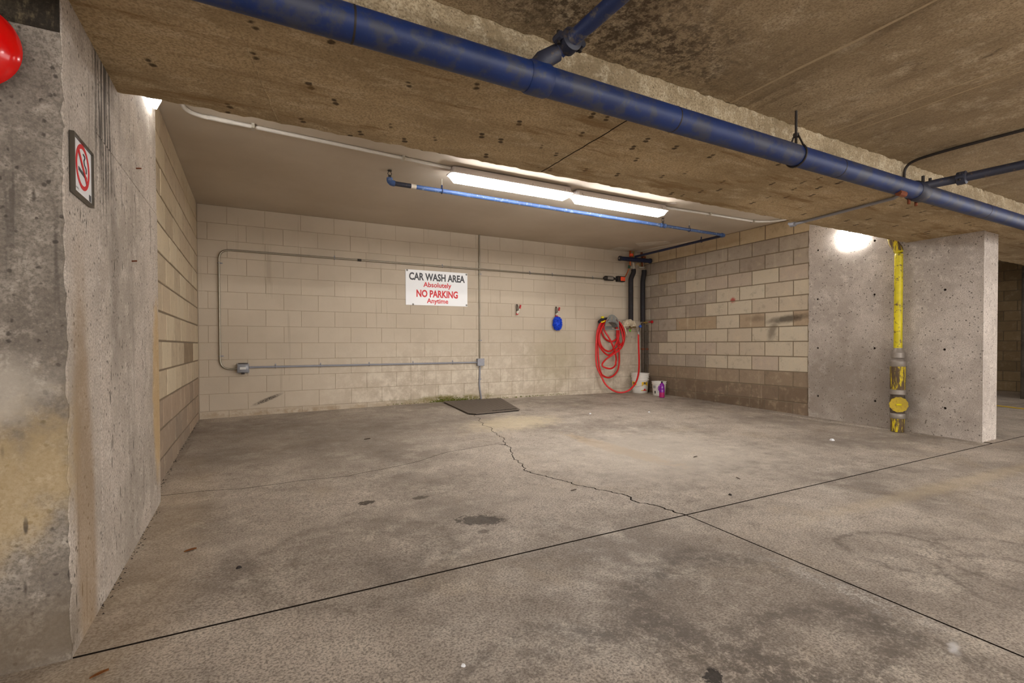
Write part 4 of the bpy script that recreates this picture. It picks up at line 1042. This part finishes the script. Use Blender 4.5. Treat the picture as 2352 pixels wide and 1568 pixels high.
# ================================================================ OVERHEAD PIPES
PY, PZ, PR = 1.675, 2.036, 0.057
mp_ = thing('fire_main', (1.0, PY, PZ), 'thick blue sprinkler main running under the front edge of the beam', 'pipe')
cuts = [-3.0, 0.301, 1.01, 1.753, 3.107, 4.09, 5.15, 9.0]
for a, b in zip(cuts, cuts[1:]):
    MB().tube([(a + .002, PY, PZ), (b - .002, PY, PZ)], PR, 28).build('pipe_length', 'blue_main', mp_, smooth=True)
for x in cuts[1:-1]:
    if x in (1.01, 4.09): continue
    MB().lathe((x, PY, PZ), [(PR - .006, -.006), (PR - .006, .006)], 28, 'x').build('joint_groove', 'black_tape', mp_, smooth=True)
    MB().lathe((x, PY, PZ), [(PR + .0008, -.0035), (PR + .0015, 0), (PR + .0008, .0035)], 28, 'x').build('joint_seam', 'dark_steel', mp_, smooth=True)
MB().cyl((3.78, PY - .02, PZ - .058), (3.86, PY - .02, PZ - .0575), .02, 8).build('rust_patch', 'rust', mp_)
# pipe hanger
hx = 2.70
hr = thing('pipe_hanger', (hx, PY, SLAB_Z), 'black rod and ring hanger carrying the blue sprinkler main', 'pipe hanger')
MB().cyl((hx, PY, SLAB_Z), (hx, PY, PZ + PR + .012), .007, 8).build('rod', 'dark_steel', hr, smooth=True)
ring = [(hx, PY + (PR + .005) * math.cos(a), PZ + (PR + .005) * math.sin(a)) for a in [math.radians(d) for d in range(-230, 51, 14)]]
MB().tube([(hx, PY - .012, PZ + PR + .055)] + ring + [(hx, PY + .012, PZ + PR + .055)], .005, 8).build('ring', 'dark_steel', hr, smooth=True)
MB().cyl((hx, PY, PZ + PR + .045), (hx, PY, PZ + PR + .065), .016, 6).build('nut', 'dark_steel', hr)

def clamp_tee(root, c, axis, r, s=1.0):
    """bolted two-piece pipe clamp around a point, axis = pipe direction"""
    ax = Vector(axis).normalized(); c = Vector(c)
    u = ax.cross(Vector((0, 0, 1))).normalized(); w = ax.cross(u)
    k = MB().tube([c - ax * .028 * s, c - ax * .022 * s, c + ax * .022 * s, c + ax * .028 * s], [r + .004, r + .015, r + .015, r + .004], 18).build('coupling', 'dark_fitting', root, smooth=True)
    for sg_ in (-1, 1):
        p = c + u * sg_ * (r + .022)
        MB().tube([p - ax * .02 * s, p + ax * .02 * s], .016, 8).build('ear', 'dark_fitting', k)
        MB().tube([p - w * .026, p + w * .026], .007, 8).build('bolt', 'dark_steel', k)
b1 = thing('branch_pipe', (1.02, PY, PZ), 'dark blue branch pipe rising off the main over the aisle', 'pipe', 'branch pipes off the blue main')
MB().tube([(1.0, PY, PZ + .02), (1.03, PY - .01, PZ + .075), (1.085, PY - .03, 2.145)], [.045, .036, .033], 16).build('outlet', 'dark_fitting', b1, smooth=True)
MB().lathe((1.01, PY, PZ), [(PR + .002, -.05), (PR + .006, -.04), (PR + .006, .04), (PR + .002, .05)], 28, 'x').build('saddle', 'blue_main', b1, smooth=True)
MB().tube([(1.09, PY - .035, 2.15), (1.112, PY - .07, 2.172), (1.135, PY - .4, 2.182), (1.2, -3.0, 2.20)], .030, 18).build('pipe', 'blue_branch', b1, smooth=True)
clamp_tee(b1, (1.112, PY - .075, 2.172), (.05, -1, .05), .030)
b2 = thing('branch_pipe', (4.1, PY, PZ), 'dark branch pipe leaving the main toward the right edge', 'pipe', 'branch pipes off the blue main')
MB().lathe((4.09, PY, PZ), [(PR + .002, -.06), (PR + .010, -.05), (PR + .010, .05), (PR + .002, .06)], 28, 'x').build('saddle', 'dark_fitting', b2, smooth=True)
for dx in (-.05, .05):
    MB().cyl((4.09 + dx, PY - .05, PZ + .045), (4.09 + dx, PY - .05, PZ + .085), .010, 8).build('bolt', 'dark_steel', b2)
    MB().cyl((4.09 + dx, PY + .03, PZ - .085), (4.09 + dx, PY + .03, PZ - .045), .010, 8).build('bolt', 'rust', b2)
MB().tube([(4.10, PY - .03, PZ + .03), (4.16, PY - .10, PZ + .045), (4.20, PY - .2, PZ + .05), (4.32, .6, PZ + .06), (4.6, -3.0, PZ + .08)], .028, 16).build('pipe', 'dark_fitting', b2, smooth=True)
clamp_tee(b2, (4.20, PY - .2, PZ + .05), (.1, -1, 0), .028)
bc = thing('beam_conduit', (4.2, 2.6, BEAM_Z), 'grey conduit crossing the beam underside toward the blue main', 'conduit')
MB().tube([(4.07, PY + .065, BEAM_Z - .016), (4.19, 1.86, BEAM_Z - .016), (4.31, 2.70, BEAM_Z - .014), (4.315, 2.74, BEAM_Z + .005)], .0115, 10).build('pipe', 'conduit_grey', bc, smooth=True)
MB().cyl((4.304, 2.675, BEAM_Z - .014), (4.312, 2.72, BEAM_Z - .012), .021, 10).build('end_fitting', 'conduit_grey', bc, smooth=True)
MB().cbox(4.06, 4.13, PY + .062, PY + .11, BEAM_Z - .038, BEAM_Z - .001, .005).build('box', 'dark_fitting', bc)
cb = MB().tube(catmull([(4.13, BEAM_F - .012, 2.05), (4.13, BEAM_F - .012, 2.16), (4.13, BEAM_F - .02, 2.23), (4.125, BEAM_F - .07, SLAB_Z - .02), (4.12, 1.58, SLAB_Z - .012), (4.13, 1.3, SLAB_Z - .012), (4.2, .5, SLAB_Z - .012), (4.5, -3, SLAB_Z - .012)]), .0095, 8).build('slab_conduit', 'dark_steel', None, smooth=True)
tag(cb, 'thin dark conduit bending from behind the blue main onto the slab', 'conduit')
# conduit on the bay ceiling
zc = CEIL - .0165
c1 = thing('ceiling_conduit', (0.3, 4.2, zc), 'white conduit on the bay ceiling running to the first tube light', 'conduit')
MB().tube(rounded([(-.40, 3.0, zc), (-.40, 4.09, zc), (-.15, 4.10, zc), (1.62, 4.23, zc)], .14, 8), .0145, 12).build('pipe', 'conduit_white', c1, smooth=True)
MB().cyl((-.25, 4.092, zc), (-.10, 4.105, zc), .0165, 12).build('coupling', 'conduit_white', c1, smooth=True)
for x in (.02, 1.17):
    y = 4.10 + (x + .15) * .13 / 1.77
    MB().box(x - .01, x + .01, y - .032, y + .032, zc - .018, CEIL - .0005).build('strap', 'galvanised', c1)
c2 = thing('ceiling_conduit', (5.2, 4.3, zc), 'white conduit on the bay ceiling running from the second tube light to the block wall', 'conduit')
MB().tube(rounded([(4.31, 4.26, zc), (5.95, 4.20, zc), (6.16, 4.0, zc), (6.2, 2.7, zc)], .15, 8), .0135, 12).build('pipe', 'conduit_white', c2, smooth=True)
for x, y in ((5.05, 4.233), (5.85, 4.204)): MB().box(x - .01, x + .01, y - .03, y + .03, zc - .017, CEIL - .0005).build('strap', 'galvanised', c2)
pk = MB().prism([(4.08, 4.36), (4.12, 4.335), (4.36, 4.12), (4.34, 4.09)], [], lambda u, v, t: (u, v, CEIL - .008 + t), .007).build('paint_strip', 'tray_grey'); tag(pk, 'loose pale strip beside the tube light nearer the hose', 'strip')

# ================================================================ YELLOW STANDPIPE
yp = thing('yellow_standpipe', (6.17, 2.69, .03), 'peeling yellow drain pipe with steel clamps on the concrete pier', 'pipe')
yx, yy = 6.165, 2.69
MB().tube(catmull([(yx, yy, .93), (yx, yy, 1.4), (yx, yy, 1.90), (yx, yy, 1.96), (yx, yy + .006, 2.0)], 4), .038, 20).build('upper_pipe', 'yellow_pipe', yp, smooth=True)
MB().tube(catmull([(yx, yy + .004, 1.975), (yx, yy + .012, 2.01), (yx + .0, yy + .032, 2.045), (yx, yy + .055, 2.09), (yx, yy + .065, 2.16), (yx, yy + .065, 2.4)], 4), .044, 18).build('elbow', 'rust_yellow', yp, smooth=True)
MB().lathe((yx, yy, .03), [(.060, .0), (.062, .16)], 22).build('foot_pipe', 'rust_yellow', yp, smooth=True)
MB().lathe((yx, yy, .175), [(.066, 0), (.071, .006), (.071, .05), (.066, .056)], 22).build('clamp_band', 'band_steel', yp, smooth=True)
MB().lathe((yx, yy, .23), [(.064, 0), (.068, .06), (.068, .14), (.062, .20)], 22).build('cleanout_body', 'rust_dark', yp, smooth=True)
MB().lathe((yx, yy, .43), [(.066, 0), (.072, .006), (.072, .05), (.066, .056)], 22).build('clamp_band', 'band_steel', yp, smooth=True)
MB().lathe((yx, yy, .486), [(.066, 0), (.068, .02), (.068, .255)], 22).build('reducer', 'rust_yellow', yp, smooth=True)
MB().lathe((yx, yy, .735), [(.068, 0), (.073, .006), (.073, .055), (.066, .06), (.050, .08)], 22).build('clamp_band', 'band_steel', yp, smooth=True)
MB().lathe((yx, yy, .825), [(.052, 0), (.058, .006), (.058, .058), (.050, .066), (.04, .11)], 22).build('clamp_band', 'band_steel', yp, smooth=True)
# cleanout plug faces into the bay, toward the drive
cd = Vector((-.86, -.5, 0)).normalized(); cc = Vector((yx, yy, .33)) + cd * .055
MB().tube([cc, cc + cd * .03], .058, 20).build('cleanout_neck', 'rust_dark', yp, smooth=True)
plug = MB(); k = 48; cu_ = cd.cross(Vector((0, 0, 1))).normalized()
ringp = lambda d, rr: [cc + cd * d + (cu_ * math.cos(2 * math.pi * i / k) + Vector((0, 0, 1)) * math.sin(2 * math.pi * i / k)) * rr * (1 + .035 * math.copysign(1, math.sin(2 * math.pi * i / 4)) * .7 + random.uniform(-.012, .012)) for i in range(k)]
r1, r2_ = ringp(.0305, .082), ringp(.048, .080)
plug.add(r1 + r2_, [tuple(range(k)), tuple(range(k, 2 * k))] + [(i, (i + 1) % k, k + (i + 1) % k, k + i) for i in range(k)])
pg = plug.build('cleanout_plug', 'yellow_dusty', yp)
q0 = cc + cd * .049
MB().tube([q0 - cu_ * .022, q0 + cu_ * .022], .011, 6).build('wrench_lug', 'yellow_pipe', pg)

# ================================================================ FLOOR THINGS
def pail(x, y, r0, r1, h, name, label, ribs, thick=.004):
    z = hfloor(x, y) + .0005
    r = thing(name, (x, y, z), label, 'bucket')
    R_ = lambda t: r0 + (r1 - r0) * t
    prof = [(r0 - .006, 0), (r0, .008)] + [(R_(t), h * t) for t in (.2, .5, .7)]
    for a in ribs: prof += [(R_(a) + .001, h * a - .006), (R_(a) + .010, h * a - .004), (R_(a) + .010, h * a + .004), (R_(a) + .001, h * a + .006)]
    prof += [(R_(1) + .002, h - .012), (R_(1) + .010, h - .010), (R_(1) + .010, h), (R_(1) - thick, h), (R_(.1) - thick, h * .1), (0.001, h * .1)]
    MB().lathe((x, y, z), prof, 32).build('body', 'bucket_white', r, smooth=True)
    return r, z, R_
def decal(root, x, y, z, R_, h, a0, a1, t0, t1, mat, nm, shape=None, n=12, off=.0012):
    """label that follows the pail's curve"""
    mb = MB(); vs = []
    for i in range(n + 1):
        a = math.radians(a0 + (a1 - a0) * i / n); s = i / n
        lo, hi = (t0, t1) if shape is None else shape(s)
        for t in (lo, hi):
            rr = R_(t) + off; vs.append((x + rr * math.cos(a), y + rr * math.sin(a), z + h * t))
    mb.add(vs, [(2 * i, 2 * i + 2, 2 * i + 3, 2 * i + 1) for i in range(n)])
    return mb.build(nm, mat, root)
bx_, by_ = 5.985, 6.47
P1, z1, RR1 = pail(bx_, by_, .128, .150, .345, 'bucket', 'large white plastic bucket with yellow labels under the hose', (.66, .80, .90))
fa = math.degrees(math.atan2(-by_, -bx_))   # side turned to the drive
decal(P1, bx_, by_, z1, RR1, .345, fa + 12, fa + 62, .34, .56, 'label_yellow', 'label_band', lambda s: (.34 + .10 * (1 - (2 * s - 1) ** 2), .57))
decal(P1, bx_, by_, z1, RR1, .345, fa - 66, fa - 26, .40, .58, 'label_yellow', 'label_band')
decal(P1, bx_, by_, z1, RR1, .345, fa + 26, fa + 44, .47, .55, 'sign_black', 'label_print', off=.002)
decal(P1, bx_, by_, z1, RR1, .345, fa - 52, fa - 40, .45, .55, 'sign_black', 'label_print', off=.002)
decal(P1, bx_, by_, z1, RR1, .345, fa + 22, fa + 50, .14, .26, 'label_red', 'label_print', lambda s: (.13, .14 + .12 * (1 - abs(2 * s - 1))))
decal(P1, bx_, by_, z1, RR1, .345, fa + 10, fa + 22, .13, .17, 'label_yellow', 'label_print')
decal(P1, bx_, by_, z1, RR1, .345, fa + 50, fa + 60, .13, .18, 'label_orange', 'label_print')
ha = math.radians(fa + 62); hb_ = math.radians(fa - 118)
rr = RR1(.68) + .008; pA = Vector((bx_ + rr * math.cos(ha), by_ + rr * math.sin(ha), z1 + .235)); pB = Vector((bx_ + rr * math.cos(hb_), by_ + rr * math.sin(hb_), z1 + .235))
mid = math.radians(fa - 28); far = Vector((bx_ + .17 * math.cos(mid), by_ + .17 * math.sin(mid), z1 + .12))
arcp = []
for i in range(19):
    a = ha + (hb_ - ha) * i / 18; rad = RR1(.5) + .016
    arcp.append((bx_ + rad * math.cos(a), by_ + rad * math.sin(a), z1 + .235 - .12 * math.sin(math.pi * i / 18)))
MB().tube(arcp, .0025, 6).build('handle', 'steel', P1, smooth=True)
bx2, by2 = 6.02, 6.055
P2, z2, RR2 = pail(bx2, by2, .098, .112, .235, 'bucket', 'small white plastic tub behind the purple bottle', (.86,))
fa2 = math.degrees(math.atan2(-by2, -bx2))
decal(P2, bx2, by2, z2, RR2, .235, fa2 - 62, fa2 - 30, .52, .72, 'label_grey', 'label_print')
decal(P2, bx2, by2, z2, RR2, .235, fa2 - 44, fa2 - 30, .16, .34, 'sign_black', 'label_print')
decal(P2, bx2, by2, z2, RR2, .235, fa2 - 20, fa2 + 30, .2, .6, 'label_white', 'label_print')
b_x, b_y = 5.83, 5.80; bz = hfloor(b_x, b_y) + .0005
bt = thing('soap_bottle', (b_x, b_y, bz), 'purple car soap bottle with a black cap', 'bottle')
MB().lathe((b_x, b_y, bz), [(.036, 0), (.043, .006), (.044, .05), (.044, .12), (.041, .145), (.043, .155), (.038, .17), (.041, .185), (.036, .205), (.024, .225), (.014, .234), (.013, .24)], 24).build('body', 'purple_liquid', bt, smooth=True)
MB().lathe((b_x, b_y, bz + .2405), [(.015, 0), (.016, .003), (.016, .018), (.014, .02)], 16).build('cap', 'black_cap', bt, smooth=True)
decal(bt, b_x, b_y, bz, lambda t: .0445, .235, fa2 - 60, fa2 + 60, .03, .36, 'label_magenta', 'label_print')
MB().tube(catmull([(b_x - .030, b_y + .008, bz + .20), (b_x - .050, b_y + .018, bz + .175), (b_x - .052, b_y + .018, bz + .13), (b_x - .038, b_y + .01, bz + .105)]), .009, 8).build('handle', 'purple_liquid', bt, smooth=True)

# ---- steel chequer plate over the drain
mt_ = thing('drain_plate', (2.75, 6.0, .14), 'worn steel tread plate lying over the drain by the back wall', 'tread plate')
cor = [(2.385, 6.56), (2.33, 5.52), (2.40, 5.44), (3.04, 5.49), (3.30, 6.56)]
def onplate(x, y): return hfloor(x, y) + .012
poly = cor
V = []; top = [(x, y, onplate(x, y) + .010) for x, y in poly]; bot = [(x, y, onplate(x, y) + .001) for x, y in poly]
np_ = len(poly)
plate = MB().add(top + bot, [tuple(range(np_)), tuple(range(2 * np_ - 1, np_ - 1, -1))] + [(i, (i + 1) % np_, np_ + (i + 1) % np_, np_ + i) for i in range(np_)])
plate.build('plate', 'mat_steel', mt_)
rim = MB().prism([(2.40, 6.54), (2.345, 5.53), (2.41, 5.455), (3.03, 5.505), (3.285, 6.54)], [], lambda u, v, t: (u, v, hfloor(u, v) + .0006 + t), .011); rim.build('support_frame', 'mat_edge', mt_)
tr = MB()
def inpoly(x, y):
    c = False; j = np_ - 1
    for i in range(np_):
        a, b = poly[i], poly[j]
        if (a[1] > y) != (b[1] > y) and x < (b[0] - a[0]) * (y - a[1]) / (b[1] - a[1]) + a[0]: c = not c
        j = i
    return c
for i in range(26):
    for j in range(29):
        x = 2.35 + i * .038 + random.uniform(-.001, .001); y = 5.48 + j * .038
        if not (inpoly(x - .02, y - .02) and inpoly(x + .02, y + .02) and inpoly(x - .02, y + .02) and inpoly(x + .02, y - .02)): continue
        z = onplate(x, y) + .010; s = 1 if (i + j) % 2 else -1
        dx, dy = .013 * s, .013
        tr.add([(x - dx, y - dy, z), (x + dy * .28 * s, y - dy * .28, z), (x + dx, y + dy, z), (x - dy * .28 * s, y + dy * .28, z), (x, y, z + .003)], [(0, 1, 4), (1, 2, 4), (2, 3, 4), (3, 0, 4)])
ts = tr.build('tread_pattern', 'mat_steel', mt_); ts['kind'] = 'stuff'
lip = MB()
lp = [(2.66, 5.53), (3.0, 5.555)]
MB().tube([(2.66, 5.52, onplate(2.66, 5.52) + .011), (3.02, 5.553, onplate(3.02, 5.553) + .011)], .0045, 6).build('bent_edge', 'mat_edge', mt_)

# ---- moss along the wall foot
ms = MB()
for i in range(520):
    x = random.choice([random.uniform(2.2, 3.0), random.uniform(2.3, 2.8), random.uniform(1.6, 4.6)])
    y = YB - abs(random.gauss(0, .012)) - .002; z = hfloor(x, y) + abs(random.gauss(0, .016)) * (1.5 if 2.25 < x < 2.9 else .5)
    r = random.uniform(.004, .011)
    ms.add([(x - r, y, z), (x, y - r * .8, z), (x + r, y, z), (x, y - r * .3, z + r)], [(0, 1, 3), (1, 2, 3), (0, 2, 1), (0, 3, 2)])
mo = ms.build('moss', 'moss', None); tag(mo, 'green moss growing along the foot of the back wall', 'moss'); mo['kind'] = 'stuff'
gr = MB()
for i in range(160):
    x = random.choice([XL + abs(random.gauss(0, .012)), XR - abs(random.gauss(0, .012))]); y = random.uniform(3.6, 6.6); z = hfloor(x, y); r = random.uniform(.003, .006)
    gr.add([(x - r, y - r, z), (x + r, y - r * .6, z), (x, y + r, z), (x, y, z + r * .8)], [(0, 1, 3), (1, 2, 3), (2, 0, 3), (0, 2, 1)])
for i in range(90):
    y = random.uniform(2.2, 3.6); x = -.5 + abs(random.gauss(0, .012)); z = hfloor(x, y); r = random.uniform(.002, .005)
    gr.add([(x - r, y - r, z), (x + r, y - r * .6, z), (x, y + r, z), (x, y, z + r * .8)], [(0, 1, 3), (1, 2, 3), (2, 0, 3), (0, 2, 1)])
go = gr.build('grit', 'pebble', None); tag(go, 'dark grit gathered along the foot of the side walls', 'grit'); go['kind'] = 'stuff'

# ---- litter on the floor
def leaf(x, y, L, W, rot, mat, name, label, cat):
    z = hfloor(x, y); mb = MB(); n = 7; vs = []
    for i in range(n):
        t = i / (n - 1); w = W * math.sin(math.pi * min(.97, max(.03, t))) ** .8
        for s in (-1, 0, 1):
            u, v = (t - .5) * L, s * w * .5
            vs.append((x + u * math.cos(rot) - v * math.sin(rot), y + u * math.sin(rot) + v * math.cos(rot), z + .002 + (.35 * W * (abs(s))) * (.6 + .4 * t)))
    k = len(vs); vs += [(a, b, c + .0015) for a, b, c in vs]
    fs = []
    for i in range(n - 1):
        for j in (0, 1):
            a = i * 3 + j; fs += [(a, a + 1, a + 4, a + 3), (k + a, k + a + 3, k + a + 4, k + a + 1)]
    for i in range(n - 1):
        for j in (0, 2): a = i * 3 + j; fs.append((a, a + 3, k + a + 3, k + a))
    fs += [(0, 1, k + 1, k), (1, 2, k + 2, k + 1), (k - 3, k - 2, 2 * k - 2, 2 * k - 3), (k - 2, k - 1, 2 * k - 1, 2 * k - 2)]
    mb.add(vs, fs); o = mb.build(name, mat); return tag(o, label, cat)
leaf(-.264, 2.70, .05, .016, .35, 'leaf_brown', 'dry_leaf', 'curled brown leaf between the left pier and the dark oil spot', 'leaf')
leaf(-.404, 1.815, .045, .014, .5, 'leaf_brown', 'dry_leaf', 'curled brown leaf in the near left corner below the pier', 'leaf')
def chip(x, y, s, mat, name, label, cat):
    z = hfloor(x, y); n = 7; a0 = random.uniform(0, 6)
    rg_ = [(x + s * random.uniform(.6, 1) * math.cos(a0 + 2 * math.pi * i / n), y + s * random.uniform(.6, 1) * math.sin(a0 + 2 * math.pi * i / n)) for i in range(n)]
    mb = MB().add([(p[0], p[1], z + .0003) for p in rg_] + [((p[0] + x) / 2 + .0, (p[1] + y) / 2, z + s * .55) for p in rg_], [tuple(range(n)), tuple(range(n, 2 * n))] + [(i, (i + 1) % n, n + (i + 1) % n, n + i) for i in range(n)])
    return tag(mb.build(name, mat), label, cat)
chip(5.06, 2.76, .030, 'scrap_white', 'foil_scrap', 'pale crumpled scrap on the floor in front of the yellow pipe', 'scrap')
chip(-.06, 2.40, .014, 'pebble', 'pebble', 'small black pebble by the left end of the long floor joint', 'pebble')
chip(3.75, 4.95, .02, 'scrap_white', 'paper_scrap', 'small white scrap on the floor toward the corner buckets', 'scrap')
chip(4.55, 4.75, .02, 'scrap_white', 'paper_scrap', 'small white scrap on the floor before the block wall', 'scrap')
chip(.55, 1.35, .010, 'scrap_white', 'paper_scrap', 'tiny white scrap on the near floor slab', 'scrap')
leaf(3.05, 2.30, .05, .008, 1.2, 'twig', 'twig', 'short dark twig right of the joint crossing', 'twig')
leaf(3.30, 2.90, .06, .010, .2, 'twig', 'twig', 'short dark twig beyond the pale wash stain', 'twig')
leaf(1.85, 2.62, .05, .010, .1, 'twig', 'twig', 'short dark twig beside the winding floor crack', 'twig')
leaf(.95, 4.70, .06, .014, .1, 'twig', 'twig', 'dark bit of debris on the floor below the low conduit', 'twig')
chip(2.68, 2.08, .016, 'pebble', 'pebble', 'small black pebble just beyond the long floor joint', 'pebble')

# ================================================================ LEFT PIER THINGS
bl = thing('alarm_bell', (-.70, 1.951, 1.824), 'glossy red fire alarm bell on the near face of the left pier', 'alarm bell')
MB().lathe((-.70, 1.951, 1.824), [(.05, 0), (.055, -.012), (.055, -.04), (.04, -.045)], 24, 'y').build('back_box', 'black_rubber', bl, smooth=True)
MB().lathe((-.70, 1.905, 1.824), [(.120, .012), (.125, .006), (.124, 0), (.117, -.018), (.104, -.036), (.08, -.052), (.05, -.062), (.02, -.066), (.001, -.066)], 48, 'y').build('gong', 'red_paint', bl, smooth=True)
MB().lathe((-.70, 1.842, 1.824), [(.012, 0), (.012, -.006), (.006, -.009)], 14, 'y').build('bolt', 'steel', bl, smooth=True)
ns = thing('no_smoking_sign', (-.497, 2.105, 1.465), 'framed white no smoking sign on the side of the left pier', 'sign')
SX = -.4975
y0, y1, zz0, zz1 = 1.998, 2.212, 1.465, 1.655
cy_, cz_ = (y0 + y1) / 2, (zz0 + zz1) / 2
to = lambda off: (lambda u, v, t: (SX + off + t, cy_ + u, cz_ + v))
hw, hh = (y1 - y0) / 2, (zz1 - zz0) / 2
MB().prism([(-hw, -hh), (hw, -hh), (hw, hh), (-hw, hh)], [[(-hw + .008, -hh + .008), (hw - .008, -hh + .008), (hw - .008, hh - .008), (-hw + .008, hh - .008)]], to(0), .012).build('frame', 'frame_bronze', ns)
MB().box(SX, SX + .006, cy_ - hw + .0081, cy_ + hw - .0081, cz_ - hh + .0081, cz_ + hh - .0081).build('panel', 'sign_white', ns)
MB().prism(circle(.0, .012, .074, 40), [circle(.0, .012, .060, 40)], to(.0064), .0008).build('prohibition_ring', 'sign_red', ns)
MB().prism([(-.048, .050), (-.038, .060), (.048, -.026), (.038, -.036)], [], to(.0074), .0006).build('prohibition_bar', 'sign_red', ns)
MB().prism([(-.046, .004), (.044, -.008), (.045, -.020), (-.045, -.008)], [], to(.0064), .0006).build('cigarette', 'sign_black', ns)
MB().tube(catmull([(SX + .0066, cy_ + .036, cz_ + .002), (SX + .0066, cy_ + .034, cz_ + .018), (SX + .0066, cy_ + .018, cz_ + .026), (SX + .0066, cy_ + .012, cz_ + .038), (SX + .0066, cy_ + .022, cz_ + .052), (SX + .0066, cy_ + .004, cz_ + .058)]), .0022, 6).build('smoke', 'sign_black', ns)
MB().cbox(SX + .0061, SX + .0068, cy_ + .068, cy_ + .090, cz_ - .080, cz_ - .058, .0003).build('emblem', 'sign_black', ns)
text_mesh('lettering', 'No smoking', 'sign_black', ns, 0, 0, .04, .010, 0, 0.0, lambda u, w: (SX + .0066, cy_ - .065 + u, cz_ - .070 + w))
for (yy_, zz_) in ((2.88, 1.38), (3.02, 1.86)):
    tag(MB().cyl((-.51, yy_, zz_), (-.478, yy_ - .004, zz_ + .003), .0035, 8).build('nail', 'rust'), 'rusty nail in the left pier ' + ('below the slanting seam' if zz_ < 1.7 else 'above the slanting seam'), 'nail')
